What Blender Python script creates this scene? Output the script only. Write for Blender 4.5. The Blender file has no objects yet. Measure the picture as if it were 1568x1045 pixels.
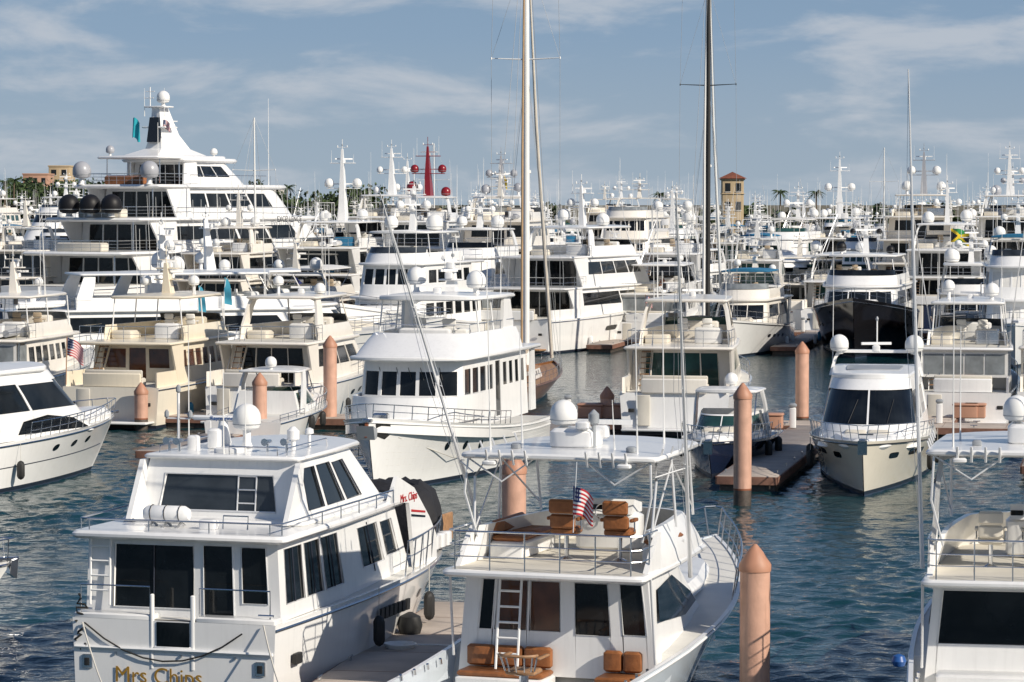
import bpy, math, random
import numpy as np
from math import sin, cos, pi, radians, atan2, sqrt
from mathutils import Vector, Matrix
F=4600.; H=11.4; HY=310.; CX=784.
def W(px,py,h=0):
    D=F*(H-h)/(py-HY); return ((px-CX)*D/F, D)
def WD(px,D): return ((px-CX)*D/F, D)
scene=bpy.context.scene
COL=scene.collection
# ------------------------------------------------------------------ materials
MATS={}
def mat(name,col,rough=.4,metal=0,var=.06,nscale=1.5,bump=0,bscale=30,coat=0,streak=0,spec=.5,emit=None):
    m=bpy.data.materials.new(name); m.use_nodes=True
    nt=m.node_tree; bs=nt.nodes['Principled BSDF']; L=nt.links
    bs.inputs['Roughness'].default_value=rough; bs.inputs['Metallic'].default_value=metal
    bs.inputs['Coat Weight'].default_value=coat; bs.inputs['Coat Roughness'].default_value=.08
    bs.inputs['Specular IOR Level'].default_value=spec
    tc=nt.nodes.new('ShaderNodeTexCoord')
    n=nt.nodes.new('ShaderNodeTexNoise'); n.inputs['Scale'].default_value=nscale; n.inputs['Detail'].default_value=5
    L.new(tc.outputs['Object'],n.inputs['Vector'])
    r=nt.nodes.new('ShaderNodeMapRange'); r.inputs['From Min'].default_value=.3; r.inputs['From Max'].default_value=.7
    r.inputs['To Min'].default_value=1-var; r.inputs['To Max'].default_value=1+var
    L.new(n.outputs['Fac'],r.inputs['Value'])
    fac=r.outputs['Result']
    if streak:
        mp=nt.nodes.new('ShaderNodeMapping'); mp.inputs['Scale'].default_value=(5,5,.5); L.new(tc.outputs['Object'],mp.inputs['Vector'])
        n2=nt.nodes.new('ShaderNodeTexNoise'); n2.inputs['Scale'].default_value=1.6; n2.inputs['Detail'].default_value=6; L.new(mp.outputs['Vector'],n2.inputs['Vector'])
        r2=nt.nodes.new('ShaderNodeMapRange'); r2.inputs['From Min'].default_value=.5; r2.inputs['From Max'].default_value=.8
        r2.inputs['To Min'].default_value=1; r2.inputs['To Max'].default_value=1-streak; L.new(n2.outputs['Fac'],r2.inputs['Value'])
        mu=nt.nodes.new('ShaderNodeMath'); mu.operation='MULTIPLY'; L.new(fac,mu.inputs[0]); L.new(r2.outputs['Result'],mu.inputs[1]); fac=mu.outputs[0]
    vm=nt.nodes.new('ShaderNodeVectorMath'); vm.operation='SCALE'; vm.inputs[0].default_value=col; L.new(fac,vm.inputs['Scale'])
    L.new(vm.outputs['Vector'],bs.inputs['Base Color'])
    if bump:
        n3=nt.nodes.new('ShaderNodeTexNoise'); n3.inputs['Scale'].default_value=bscale; n3.inputs['Detail'].default_value=4; L.new(tc.outputs['Object'],n3.inputs['Vector'])
        bp=nt.nodes.new('ShaderNodeBump'); bp.inputs['Strength'].default_value=bump; bp.inputs['Distance'].default_value=.05
        L.new(n3.outputs['Fac'],bp.inputs['Height']); L.new(bp.outputs['Normal'],bs.inputs['Normal'])
    MATS[name]=m; return m
mat('white',(.83,.83,.82),.28,coat=.3,streak=.08,var=.03)
mat('warm',(.81,.77,.70),.3,coat=.3,streak=.08,var=.03)
mat('cream',(.79,.71,.56),.32,coat=.3,streak=.08,var=.04)
mat('hullwhite',(.82,.82,.81),.14,coat=.5,streak=.06,var=.02)
mat('hullcream',(.78,.73,.62),.16,coat=.5,streak=.06,var=.02)
mat('hullshaded',(.56,.62,.68),.14,coat=.5,streak=.05,var=.02)  # white sportfish hull, its bluish shade put into the base colour
mat('navy',(.012,.02,.05),.08,coat=.6)
mat('black',(.010,.010,.012),.12,coat=.4)
mat('boot',(.02,.025,.04),.3)
mat('bootred',(.35,.03,.03),.3)
mat('anti',(.03,.05,.09),.6)
mat('deck',(.66,.65,.61),.7,var=.06,bump=.1)
mat('nonskid',(.62,.59,.52),.75,var=.08)
mat('teak',(.36,.20,.10),.5,var=.25,nscale=8)
mat('orange',(.27,.10,.032),.5,var=.18,nscale=6,bump=.3,bscale=12)
mat('brownglass',(.08,.03,.014),.10,var=.5,nscale=1.2,coat=.6)
mat('glass',(.008,.010,.012),.05,var=.7,nscale=.9,spec=.38)
mat('glassb',(.035,.042,.05),.06,var=.6,nscale=.8,spec=.5)
mat('glassg',(.02,.06,.055),.05,var=.5,nscale=.8,spec=.55)
mat('vinyl',(.22,.24,.25),.12,var=.3,nscale=1.5,spec=.7)
mat('steel',(.62,.63,.65),.22,metal=1,var=.05)
mat('alu',(.74,.75,.76),.35,metal=.3,var=.05)
mat('dome',(.80,.80,.78),.35,var=.02)
mat('domegrey',(.36,.37,.40),.35,var=.04)
mat('domered',(.22,.012,.02),.3,var=.05)
mat('domeblack',(.010,.010,.012),.5,spec=.3)
mat('canvas',(.74,.73,.70),.85,var=.06,bump=.3,bscale=6)
mat('canvasblack',(.015,.015,.018),.8,bump=.8,bscale=5)
mat('canvasblue',(.02,.16,.30),.8,bump=.5,bscale=5)
mat('canvasteal',(.02,.38,.45),.8,bump=.5,bscale=5)
mat('bannerblue',(.08,.42,.58),.8,var=.1)
mat('canvastan',(.45,.36,.26),.85,bump=.5,bscale=5)
mat('cushion',(.62,.58,.50),.8,bump=.2)
mat('rubber',(.02,.02,.02),.6)
mat('greytube',(.35,.36,.38),.6)
mat('piling',(.56,.33,.24),.55,var=.12,nscale=2.2,streak=.22,bump=.15,bscale=12)
mat('pilingcap',(.44,.22,.14),.55,var=.12,streak=.15)
mat('pilingwet',(.07,.055,.045),.5,var=.4,nscale=6,bump=.5)
mat('rust',(.22,.07,.03),.7,var=.4,nscale=6)
mat('concrete',(.42,.36,.31),.85,var=.14,nscale=1.2,bump=.2)
mat('fascia',(.20,.10,.07),.8,var=.3,nscale=3,bump=.3)
mat('dockbox',(.50,.27,.18),.5,var=.06)
mat('rope',(.55,.53,.48),.9)
mat('ropeblack',(.02,.02,.02),.9)
mat('red',(.45,.02,.02),.4)
mat('blue',(.02,.09,.30),.4)
mat('flagblue',(.02,.03,.14),.7)
mat('flagred',(.48,.02,.03),.7)
mat('flagwhite',(.75,.75,.75),.7)
mat('green',(.02,.25,.07),.6)
mat('yellow',(.70,.50,.02),.6)
mat('gold',(.40,.22,.03),.35,metal=.2)
mat('wood',(.20,.085,.03),.3,coat=.5,var=.3,nscale=4)
mat('mastwood',(.42,.28,.15),.4,var=.15)
mat('sailcover',(.65,.60,.52),.8,bump=.4,bscale=4)
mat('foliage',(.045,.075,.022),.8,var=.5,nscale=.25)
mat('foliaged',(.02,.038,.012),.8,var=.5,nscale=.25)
mat('bark',(.12,.09,.06),.9)
mat('land',(.16,.14,.09),.95,var=.3,nscale=.02)
mat('stucco',(.46,.27,.19),.85,var=.08,nscale=.5)
mat('stuccoy',(.48,.37,.23),.85,var=.08,nscale=.5)
mat('stuccow',(.6,.57,.52),.85,var=.08,nscale=.5)
mat('tile',(.25,.08,.04),.8,var=.3,nscale=2,bump=.5)
mat('skin',(.42,.24,.16),.6); mat('shirt',(.03,.10,.30),.8); mat('shorts',(.25,.22,.18),.8); mat('hair',(.04,.025,.015),.8)
mat('panel',(.30,.32,.34),.4,var=.1)
# ------------------------------------------------------------------ mesh assembly
def mkmesh(name,v,f,m):
    me=bpy.data.meshes.new(name); me.from_pydata(v,[],f)
    names=sorted(set(m)); idx={n:i for i,n in enumerate(names)}
    for n in names: me.materials.append(MATS[n])
    me.polygons.foreach_set('material_index',[idx[x] for x in m])
    me.polygons.foreach_set('use_smooth',[True]*len(f))
    me.set_sharp_from_angle(angle=radians(38))
    me.update(); return me
class Part:
    def __init__(s): s.v=[];s.f=[];s.m=[]
    def add(s,vs,fs,m):
        o=len(s.v); s.v.extend(vs)
        for f in fs: s.f.append(tuple(i+o for i in f))
        if isinstance(m,str): s.m.extend([m]*len(fs))
        else: s.m.extend(m)
class Boat:
    def __init__(s,name): s.name=name; s.parts={}; s.meshes=None; s.texts=[]; s.n=6
    def p(s,n):
        if n not in s.parts: s.parts[n]=Part()
        return s.parts[n]
    def finish(s,x=0,y=0,a=0,z=0,bow=None):
        """a: heading, degrees clockwise from +Y. bow=True: x,y is the bow position"""
        if bow:
            x-=s.L*sin(radians(a)); y-=s.L*cos(radians(a))
        if s.meshes is None:
            s.meshes=[(n,mkmesh(s.name+'_'+n,p.v,p.f,p.m)) for n,p in s.parts.items() if p.f]
        if len(s.meshes)==1 and not s.texts:
            e=bpy.data.objects.new(s.name,s.meshes[0][1]); COL.objects.link(e)
        else:
            e=bpy.data.objects.new(s.name,None); e.empty_display_size=.5; COL.objects.link(e)
            for n,me in s.meshes:
                o=bpy.data.objects.new(n,me); o.parent=e; COL.objects.link(o)
            for (txt,size,loc,rot,m,nm) in s.texts:
                cu=bpy.data.curves.new(nm,'FONT'); cu.body=txt; cu.size=size; cu.extrude=.004; cu.align_x='CENTER'; cu.align_y='CENTER'
                cu.materials.append(MATS[m]); o=bpy.data.objects.new(nm,cu); o.location=loc; o.rotation_euler=rot; o.parent=e; COL.objects.link(o)
        e.location=(x,y,z); e.rotation_euler=(0,0,pi/2-radians(a))
        return e
def loft(P,rings,m,closed=True,cap0=False,cap1=False):
    n=len(rings[0]); vs=[p for r in rings for p in r]; fs=[];ms=[]
    for i in range(len(rings)-1):
        for j in range(n if closed else n-1):
            k=(j+1)%n; fs.append((i*n+j,i*n+k,(i+1)*n+k,(i+1)*n+j)); ms.append(m if isinstance(m,str) else m[i])
    if cap0: fs.append(tuple(range(n))[::-1]); ms.append(m if isinstance(m,str) else m[0])
    if cap1: fs.append(tuple((len(rings)-1)*n+j for j in range(n))); ms.append(m if isinstance(m,str) else m[-1])
    P.add(vs,fs,ms)
def tube(P,pts,r,m='steel',n=6,cyc=False):
    pts=[Vector(p) for p in pts]; rings=[]; N=len(pts)
    for i,p in enumerate(pts):
        if cyc: d=pts[(i+1)%N]-pts[i-1]
        else: d=(pts[min(i+1,N-1)]-pts[max(i-1,0)])
        if d.length<1e-9: d=Vector((0,0,1))
        d.normalize(); up=Vector((0,0,1)) if abs(d.z)<.9 else Vector((1,0,0))
        a=d.cross(up).normalized(); c=d.cross(a)
        rr=r[i] if isinstance(r,(list,tuple)) else r
        rings.append([tuple(p+a*(rr*cos(2*pi*k/n))+c*(rr*sin(2*pi*k/n))) for k in range(n)])
    if cyc: rings.append(rings[0])
    loft(P,rings,m,cap0=not cyc,cap1=not cyc)
def rrect(x0,x1,y0,y1,r,z):
    r=min(r,(x1-x0)/2.01,(y1-y0)/2.01); out=[]
    for cx,cy,a0 in ((x1-r,y1-r,0),(x0+r,y1-r,90),(x0+r,y0+r,180),(x1-r,y0+r,270)):
        for k in range(3):
            a=radians(a0+45*k); out.append((cx+r*cos(a),cy+r*sin(a),z))
    return out
def rbox(P,x0,x1,y0,y1,z0,z1,m,r=.03,R=None,tx=0,ty=0):
    R=R or max(r*1.5,.02); r=min(r,(z1-z0)/2.1)
    loft(P,[rrect(x0+r,x1-r,y0+r,y1-r,R,z0),rrect(x0,x1,y0,y1,R,z0+r),
            rrect(x0+tx,x1-tx,y0+ty,y1-ty,R,z1-r),rrect(x0+r+tx,x1-r-tx,y0+r+ty,y1-r-ty,R,z1)],m,cap0=True,cap1=True)
def extr(P,prof,y0,y1,m):
    n=len(prof); loft(P,[[(x,y0,z) for x,z in prof],[(x,y1,z) for x,z in prof]],m,cap0=True,cap1=True)
def lathe(P,cx,cy,cz,prof,m,n=12,ang=None):
    rings=[[(cx+r*cos(2*pi*k/n),cy+r*sin(2*pi*k/n),cz+z) for k in range(n)] for r,z in prof]
    loft(P,rings,m,cap0=True,cap1=True)
def dome(b,x,y,z,r,m='dome',ped=.3,n=14):
    P=b.p('radar_domes')
    if ped>0: lathe(P,x,y,z,[(r*.45,0),(r*.3,ped*.3),(r*.3,ped)],'white',8)
    prof=[(r*.55,0),(r*.86,.12*r),(r*.99,.4*r),(r,.8*r)]+[(r*cos(a),.8*r+r*1.02*sin(a)) for a in (.3,.6,.9,1.2,1.45)]+[(.01,.8*r+r*1.02)]
    lathe(P,x,y,z+ped,prof,m,n)
    lathe(P,x,y,z+ped+.36*r,[(r*1.005,0),(r*1.012,.02*r),(r*1.005,.05*r)],'panel',n)
def radar(b,x,y,z,w=1.2,a=0,m='white'):
    P=b.p('radar_scanner'); rbox(P,x-.16,x+.16,y-.16,y+.16,z,z+.3,m,.04)
    ca,sa=cos(a),sin(a)
    h=w/2; pr=[(-.07,.32),(.07,.32),(.06,.43),(-.06,.43)]
    r1=[(x+ u*ca-h*sa, y+u*sa+h*ca, z+q) for u,q in pr]; r0=[(x+ u*ca+h*sa, y+u*sa-h*ca, z+q) for u,q in pr]
    loft(P,[r0,r1],m,cap0=True,cap1=True)
def whip(b,x,y,z,h,lx=0,ly=0,m='dome',r=.018):
    tube(b.p('antennas'),[(x,y,z),(x+lx*.15,y+ly*.15,z+h*.15),(x+lx,y+ly,z+h)],[r*1.6,r,r*.5],m,5)
def flag(b,x,y,z,w,h,kind,hang=.25,seed=0,dirx=-1,diry=0):
    P=b.p('flag'); nx,nz=14,13
    def pt(i,j):
        u=i/nx; v=j/nz
        return (x+dirx*w*u*(1-hang)+(.08*w*sin(u*9+v*1.8+seed) if dirx==0 else 0),
                y+diry*w*u*(1-hang)+(.09*w*sin(u*8+v*1.5+seed) if dirx!=0 else 0), z-h*v-hang*w*u**1.3-.05*h*sin(u*7+seed+v))
    vs=[pt(i,j) for j in range(nz+1) for i in range(nx+1)]; fs=[];ms=[]
    for j in range(nz):
        for i in range(nx):
            fs.append((j*(nx+1)+i,j*(nx+1)+i+1,(j+1)*(nx+1)+i+1,(j+1)*(nx+1)+i))
            if kind=='us':
                if i<6 and j<7: m='flagwhite' if (i%2==1 and j%2==1) else 'flagblue'
                else: m='flagred' if j%2==0 else 'flagwhite'
            elif kind=='jam':
                d1=abs(i/nx-j/nz)<.12 or abs(i/nx-(1-j/nz))<.12
                m='yellow' if d1 else ('green' if abs(j/nz-.5)>abs(i/nx-.5) else 'black')
            else: m=kind
            ms.append(m)
    P.add(vs,fs,ms)
def ladder(b,x,y,z0,z1,w=.4,lean=0,m='alu',r=.025,n=None):
    P=b.p('ladder')
    for s in (-1,1): tube(P,[(x,y+s*w/2,z0),(x+lean,y+s*w/2,z1)],r,m)
    n=n or int((z1-z0)/.3)
    for i in range(1,n+1):
        t=i/(n+.5); tube(P,[(x+lean*t,y-w/2,z0+(z1-z0)*t),(x+lean*t,y+w/2,z0+(z1-z0)*t)],r*.9,m)
def fender(b,x,y,z,r=.13,h=.6,m='rubber'):
    lathe(b.p('fenders'),x,y,z,[(.02,0),(r*.7,.05),(r,.15),(r,h-.15),(r*.7,h-.05),(.03,h)],m,8)
    tube(b.p('fenders'),[(x,y,z+h),(x,y,z+h+.7)],.01,'rope',4)
def stairs(b,x0,z0,x1,z1,y,w=.6,m='white'):
    P=b.p('stairs'); n=max(3,int(abs(z1-z0)/.25))
    for s in (-1,1): extr(P,[(x0,z0),(x0+.18,z0),(x1+.18,z1),(x1,z1)],y+s*w/2-.02,y+s*w/2+.02,m); tube(P,[(x0,y+s*w/2,z0+.8),(x1,y+s*w/2,z1+.7)],.018,'steel',5)
    for i in range(1,n): t=i/n; xx=x0+(x1-x0)*t; zz=z0+(z1-z0)*t; rbox(P,xx-.05,xx+.22,y-w/2,y+w/2,zz,zz+.04,'teak',.01)
# ------------------------------------------------------------------ hull
def hull(b,L,B,hs,hb,rk=.1,fl=1.1,m='hullwhite',boot='boot',nst=26,bul=0.,tr=0.,deckm='deck',fwx=1.9,fdx=2.7,rubm='steel',shp=1.9,fw0=.93,capm=None):
    b.L=L;b.B=B
    Lw=L*(1-rk)
    def sheer(t): return hs+(hb-hs)*t**shp
    def fd(t): return (1-max(0,(t-.35)/.65)**fdx)*(.93+.07*min(1,t/.3))
    def fw(t): return fw0*(1-max(0,(t-.12)/.88)**fwx)*(.94+.06*min(1,t/.3))
    def pt(t,v,s=1,off=0):
        z=v*sheer(t); vv=max(v,0)
        x=-tr*vv+ t*(Lw+(L-Lw)*vv**.9+tr*vv)
        y=B/2*(fw(t)+(fd(t)-fw(t))*vv**fl)+off
        if v<0: y*=.8
        return (x,s*max(y,.015),z)
    b.hpt=pt; b.sheer=sheer; b.fd=fd
    bf=bul if callable(bul) else (lambda t:bul)
    ts=[1-(1-i/nst)**1.35 for i in range(nst+1)]
    P=b.p('hull')
    for s in (1,-1):
        rings=[]; 
        for t in ts:
            h=sheer(t); vl=[-.5/h,.05/h,.20/h]+[.2/h+(1-.2/h)*k for k in (.2,.4,.6,.8,.93,1)]
            rings.append([pt(t,v,s) for v in vl])
        n=len(rings[0]); vs=[p for r in rings for p in r]; fs=[];ms=[]
        lm=['anti',boot]+[m]*10
        for i in range(nst):
            for j in range(n-1):
                fs.append((i*n+j,(i+1)*n+j,(i+1)*n+j+1,i*n+j+1)); ms.append(lm[j])
        P.add(vs,fs,ms)
        if s==1: r0=rings[0]
        else:
            vs=r0+rings[0]; fs=[(j,j+1,n+j+1,n+j) for j in range(n-1)]; P.add(vs,fs,[lm[j] for j in range(n-1)])
    iw=.10
    for s in (1,-1):
        o=[pt(t,1,s) for t in ts]; i_=[]; d=[]
        for t,p in zip(ts,o):
            yy=s*max(abs(p[1])-iw,.01); xx=min(p[0],L-.12*1)+ (iw if t==0 else 0)
            i_.append((xx,yy,p[2]+.0)); d.append((xx,yy,p[2]-bf(t)-.01))
        N=len(ts)
        P.add(o+i_,[(k,k+1,N+k+1,N+k) for k in range(N-1)],capm or m)
        P.add(i_+d,[(k,k+1,N+k+1,N+k) for k in range(N-1)],m)
        if s==1: dp=d; ip=i_; op=o
        else:
            nc=5; vs=[]
            for a,c in zip(dp,d):
                for q in range(nc):
                    u=q/(nc-1); vs.append((a[0],a[1]+(c[1]-a[1])*u,a[2]+.05*min(1,abs(a[1]))*(1-(2*u-1)**2)))
            fs=[(k*nc+q,(k+1)*nc+q,(k+1)*nc+q+1,k*nc+q+1) for k in range(N-1) for q in range(nc-1)]
            b.p('deck').add(vs,fs,deckm)
            P.add([op[0],o[0],i_[0],ip[0]],[(0,1,2,3)],capm or m)
            P.add([ip[0],i_[0],d[0],dp[0]],[(0,1,2,3)],m)
    for s in (1,-1):
        tube(P,[tuple(Vector(pt(t,.94,s,.02))) for t in ts],.035,rubm,5)
def rail(b,t0,t1,h=.7,n=8,ins=.12,r=.018,mid=True,lean=0,sides=(1,-1),m='steel',part='rails'):
    P=b.p(part); ends=[]
    for s in sides:
        top=[];midp=[]
        for i in range(n+1):
            t=t0+(t1-t0)*i/n; x,y,z=b.hpt(t,1,s); y=s*max(abs(y)-ins,.12 if t>.97 else .02); x=min(x,b.L-.1)
            yt=y+s*lean
            tube(P,[(x,y,z-.02),(x,yt,z+h)],r*.85,m,5); 
            top.append((x,yt,z+h)); midp.append((x,(y+yt)/2,z+h*.5))
        tube(P,top,r,m,5); 
        if mid: tube(P,midp,r*.6,m,4)
        ends.append(top[-1])
    if t1>.97 and len(sides)==2: tube(P,[ends[0],(ends[0][0]+.25,0,ends[0][2]),ends[1]],r,m,5)
def port(b,t,v,w=.5,h=.22,m='glass',sides=(1,-1),k=2.6):
    P=b.p('hull_ports'); 
    for s in sides:
        for sc,off,mm in ((1.14,.012,'steel'),(1,.022,m)):
            pts=[]
            for q in range(14):
                a=2*pi*q/14; c=abs(cos(a))**(2/k)*(1 if cos(a)>0 else -1); d=abs(sin(a))**(2/k)*(1 if sin(a)>0 else -1)
                pts.append(b.hpt(t+c*w*sc/2/b.L,v+d*h*sc/2/b.sheer(t),s,off))
            P.add(pts,[tuple(range(14))],mm)
# ------------------------------------------------------------------ deck house
def plan_fn(x0,x1,w0,w1,z0,z1,rf,ra,tw,nose,sl=0,bow=0.,q=2.6,e=.7):
    def P(seg,u,t,o=0.):
        X0=x0+ra*t+o; X1=x1-rf*t-o; a=w0-tw*t-o; c=w1-tw*t-o
        if seg=='S': x=X0+(X1-X0)*u; y=-(a+(c-a)*u**1.6)-bow*sin(pi*t)
        elif seg=='P': x=X0+(X1-X0)*u; y=(a+(c-a)*u**1.6)+bow*sin(pi*t)
        elif seg=='F':
            s=2*u-1; y=c*s*(1+bow*sin(pi*t)/max(c,.1)); x=X1+nose*(1-abs(s)**q)**e
        else: x=X0; y=(a-2*a*u)*(1+bow*sin(pi*t)/max(a,.1))
        z=z0+(z1-z0)*t+sl*t*(x-x0)/(x1-x0)
        return (x,y,z)
    return P
def usamp(seg,u0,u1,nmin=1):
    if seg!='F':
        n=max(nmin,int(round(4*(u1-u0)+.5))); return [u0+(u1-u0)*i/n for i in range(n+1)]
    ks=[0,.01,.03,.06,.1,.16,.24,.32,.41,.5,.59,.68,.76,.84,.9,.94,.97,.99,1]
    return [u0]+[k for k in ks if u0+.004<k<u1-.004]+[u1]
def patch(b,part,fn,seg,u0,u1,t0,t1,o,m,nt=1):
    us=usamp(seg,u0,u1); tsn=[t0+(t1-t0)*i/nt for i in range(nt+1)]
    vs=[fn(seg,u,t,o) for t in tsn for u in us]; n=len(us)
    b.p(part).add(vs,[(j*n+i,j*n+i+1,(j+1)*n+i+1,(j+1)*n+i) for j in range(nt) for i in range(n-1)],m)
def reveal(b,part,fn,seg,u0,u1,t0,t1,d,m):
    us=usamp(seg,u0,u1); n=len(us)
    for t in (t0,t1):
        b.p(part).add([fn(seg,u,t,0) for u in us]+[fn(seg,u,t,d) for u in us],[(i,i+1,n+i+1,n+i) for i in range(n-1)],m)
    for u in (u0,u1):
        if .001<u<.999:
            b.p(part).add([fn(seg,u,t0,0),fn(seg,u,t1,0),fn(seg,u,t1,d),fn(seg,u,t0,d)],[(0,1,2,3)],m)
def house(b,x0,x1,w0,w1,z0,z1,rf=.6,ra=0.,tw=.15,nose=.3,side=(),front=(),aft=(),m='white',g='glass',part='superstructure',sl=0.,inset=.035,bow=0.,nt=1,cap=True,ga=None):
    fn=plan_fn(x0,x1,w0,w1,z0,z1,rf,ra,tw,nose,sl,bow)
    for seg,wins in (('S',side),('P',side),('F',front),('A',aft)):
        u=0.
        for w in sorted(wins):
            ua,ub,ta,tb=w[:4]; gm=w[4] if len(w)>4 else (ga if (seg=='A' and ga) else g)
            if ua>u+1e-4: patch(b,part,fn,seg,u,ua,0,1,0,m,nt)
            if ta>0: patch(b,part,fn,seg,ua,ub,0,ta,0,m)
            if tb<1: patch(b,part,fn,seg,ua,ub,tb,1,0,m)
            patch(b,'windows',fn,seg,ua,ub,ta,tb,inset,gm)
            reveal(b,part,fn,seg,ua,ub,ta,tb,inset,m)
            u=ub
        if u<1-1e-4: patch(b,part,fn,seg,u,1,0,1,0,m,nt)
    if cap:
        ring=[fn('S',0,1),fn('S',.5,1)]+[fn('F',k,1) for k in usamp('F',0,1)]+[fn('P',.5,1),fn('P',0,1)]
        b.p(part).add(ring,[tuple(range(len(ring)))],m)
    return fn
def gpanel(b,fn,seg,poly,m='glass',o=-.015,part='windows'):
    vs=[fn(seg,u,t,o) for u,t in poly]; b.p(part).add(vs,[tuple(range(len(vs)))],m)
def wins(n,u0,u1,t0,t1,gap=.02,m=None):
    w=(u1-u0-gap*(n-1))/n
    return [((u0+i*(w+gap)),(u0+i*(w+gap)+w),t0,t1)+((m,) if m else ()) for i in range(n)]
def slab(b,x0,x1,w0,w1,z,th=.1,nose=.3,camber=.05,m='white',part='superstructure',sl=0.,e=.03,topm=None,rc=.2,under=None):
    def ring(o,k,zz):
        X0=x0+o;X1=x1-o;a=w0-o;c=w1-o; pts=[(X0,-(a-rc)),(X0+rc*.3,-(a-rc*.3)),(X0+rc,-a)]
        pts+=[(X0+(X1-X0)*.5,-(a+(c-a)*.5**1.6))]
        for u in usamp('F',0,1):
            s=2*u-1; pts.append((X1+nose*(1-abs(s)**2.6)**.7,c*s))
        pts+=[(X0+(X1-X0)*.5,(a+(c-a)*.5**1.6)),(X0+rc,a),(X0+rc*.3,(a-rc*.3)),(X0,(a-rc))]
        xc=(x0+x1)/2
        return [((px-xc)*k+xc,py*k,zz+camber*(1-(py*k/w0)**2)*(0 if k==1 and zz<z+th-e else 1)+sl*(px-x0)) for px,py in pts]
    e=min(e,th/2.2)
    P=b.p(part)
    loft(P,[ring(e,1,z),ring(0,1,z+e),ring(0,1,z+th-e),ring(e,1,z+th)],m,cap0=True)
    loft(P,[ring(e,1,z+th),ring(e+.1,1,z+th),ring(e,.7,z+th),ring(e,.35,z+th),ring(e,.1,z+th)],[m]+[topm or m]*3,cap1=True)
def coaming(b,x0,x1,w0,w1,z0,z1,rf=.4,ra=0,tw=.1,nose=.4,th=.1,m='white',segs='SPF',part='superstructure',bow=0,sl=0):
    fn=plan_fn(x0,x1,w0,w1,z0,z1,rf,ra,tw,nose,sl,bow)
    for seg in segs:
        patch(b,part,fn,seg,0,1,0,1,0,m,3 if bow else 1); patch(b,part,fn,seg,0,1,0,1,th,m,1)
        us=usamp(seg,0,1); n=len(us)
        b.p(part).add([fn(seg,u,1,0) for u in us]+[fn(seg,u,1,th) for u in us],[(i,i+1,n+i+1,n+i) for i in range(n-1)],m)
        if 'A' not in segs and seg in 'SP':
            b.p(part).add([fn(seg,0,0,0),fn(seg,0,1,0),fn(seg,0,1,th),fn(seg,0,0,th)],[(0,1,2,3)],m)
    return fn
def arch(b,x,w,z0,z1,lean=.6,c=.5,th=.12,m='white',part='radar_arch',top=.85,c1=None):
    c1=c1 or c*.7
    path=[(-w,z0,c),(-w*(1-(1-top)*.6),z0+(z1-z0)*.7,(c+c1)/2),(-w*top,z1-.08,c1),(-w*top*.85,z1,c1),(w*top*.85,z1,c1),(w*top,z1-.08,c1),(w*(1-(1-top)*.6),z0+(z1-z0)*.7,(c+c1)/2),(w,z0,c)]
    rings=[]
    for i,(y,z,cc) in enumerate(path):
        xx=x+lean*(z-z0)/(z1-z0); flat=i in(3,4)
        if flat: rings.append([(xx-cc/2,y,z-th/2),(xx+cc/2,y,z-th/2),(xx+cc/2,y,z+th/2),(xx-cc/2,y,z+th/2)])
        elif i in(2,5):
            s=-1 if i==2 else 1
            rings.append([(xx-cc/2,y-s*th*.5,z-th/2),(xx+cc/2,y-s*th*.5,z-th/2),(xx+cc/2,y+s*th*.5,z+th/2),(xx-cc/2,y+s*th*.5,z+th/2)])
        else:
            s=-1 if i<3 else 1
            rings.append([(xx-cc/2,y-s*th*.5,z),(xx+cc/2,y-s*th*.5,z),(xx+cc/2,y+s*th*.5,z),(xx-cc/2,y+s*th*.5,z)])
    loft(b.p(part),rings,m,cap0=True,cap1=True)
def chair(b,x,y,z,m='cushion',s=1.,face=1):
    P=b.p('seats'); lathe(P,x,y,z,[(.16*s,0),(.05*s,.06),(.05*s,.5*s),(.12*s,.52*s)],'steel',8)
    rbox(P,x-.26*s,x+.26*s,y-.28*s,y+.28*s,z+.5*s,z+.66*s,m,.05)
    for k,(za,zb,xa,xb) in enumerate(((.64,.93,-.22,-.30),(.95,1.24,-.30,-.37))):
        rbox(P,x+face*(xa+xb)/2*s-.07*s,x+face*(xa+xb)/2*s+.07*s,y-.27*s,y+.27*s,z+za*s,z+zb*s,m,.045)
    for q in(-1,1):
        rbox(P,x-.25*s,x+.15*s,y+q*.31*s-.04*s,y+q*.31*s+.04*s,z+.80*s,z+.87*s,m,.015)
        tube(P,[(x,y+q*.31*s,z+.6*s),(x,y+q*.31*s,z+.82*s)],.018,'steel',5)
def tender(b,x,y,z,L=3.2,m='greytube',ax='x'):
    P=b.p('tender'); w=.62
    pts=[(0,-w),(L*.6,-w),(L*.85,-w*.6),(L,0),(L*.85,w*.6),(L*.6,w),(0,w)]
    f=(lambda u,v,q:(x+u,y+v,z+q)) if ax=='x' else (lambda u,v,q:(x-v,y+u,z+q))
    tube(P,[f(u,v,.3+.12*(u/L)**2) for u,v in pts],.2,m,8)
    loft(P,[[f(0,-w,.2),f(0,0,0),f(0,w,.2)],[f(L*.6,-w,.2),f(L*.6,0,0),f(L*.6,w,.2)],[f(L*.95,-.05,.3),f(L*.95,0,.25),f(L*.95,.05,.3)]],'white',closed=False)
    q=f(L*.3,0,0); rbox(P,q[0]-.2,q[0]+.2,q[1]-.2,q[1]+.2,z+.25,z+.8,'white',.04)
    q=f(-.1,0,0); rbox(P,q[0]-.15,q[0]+.15,q[1]-.15,q[1]+.15,z+.3,z+.85,'canvasblack',.05)
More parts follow.
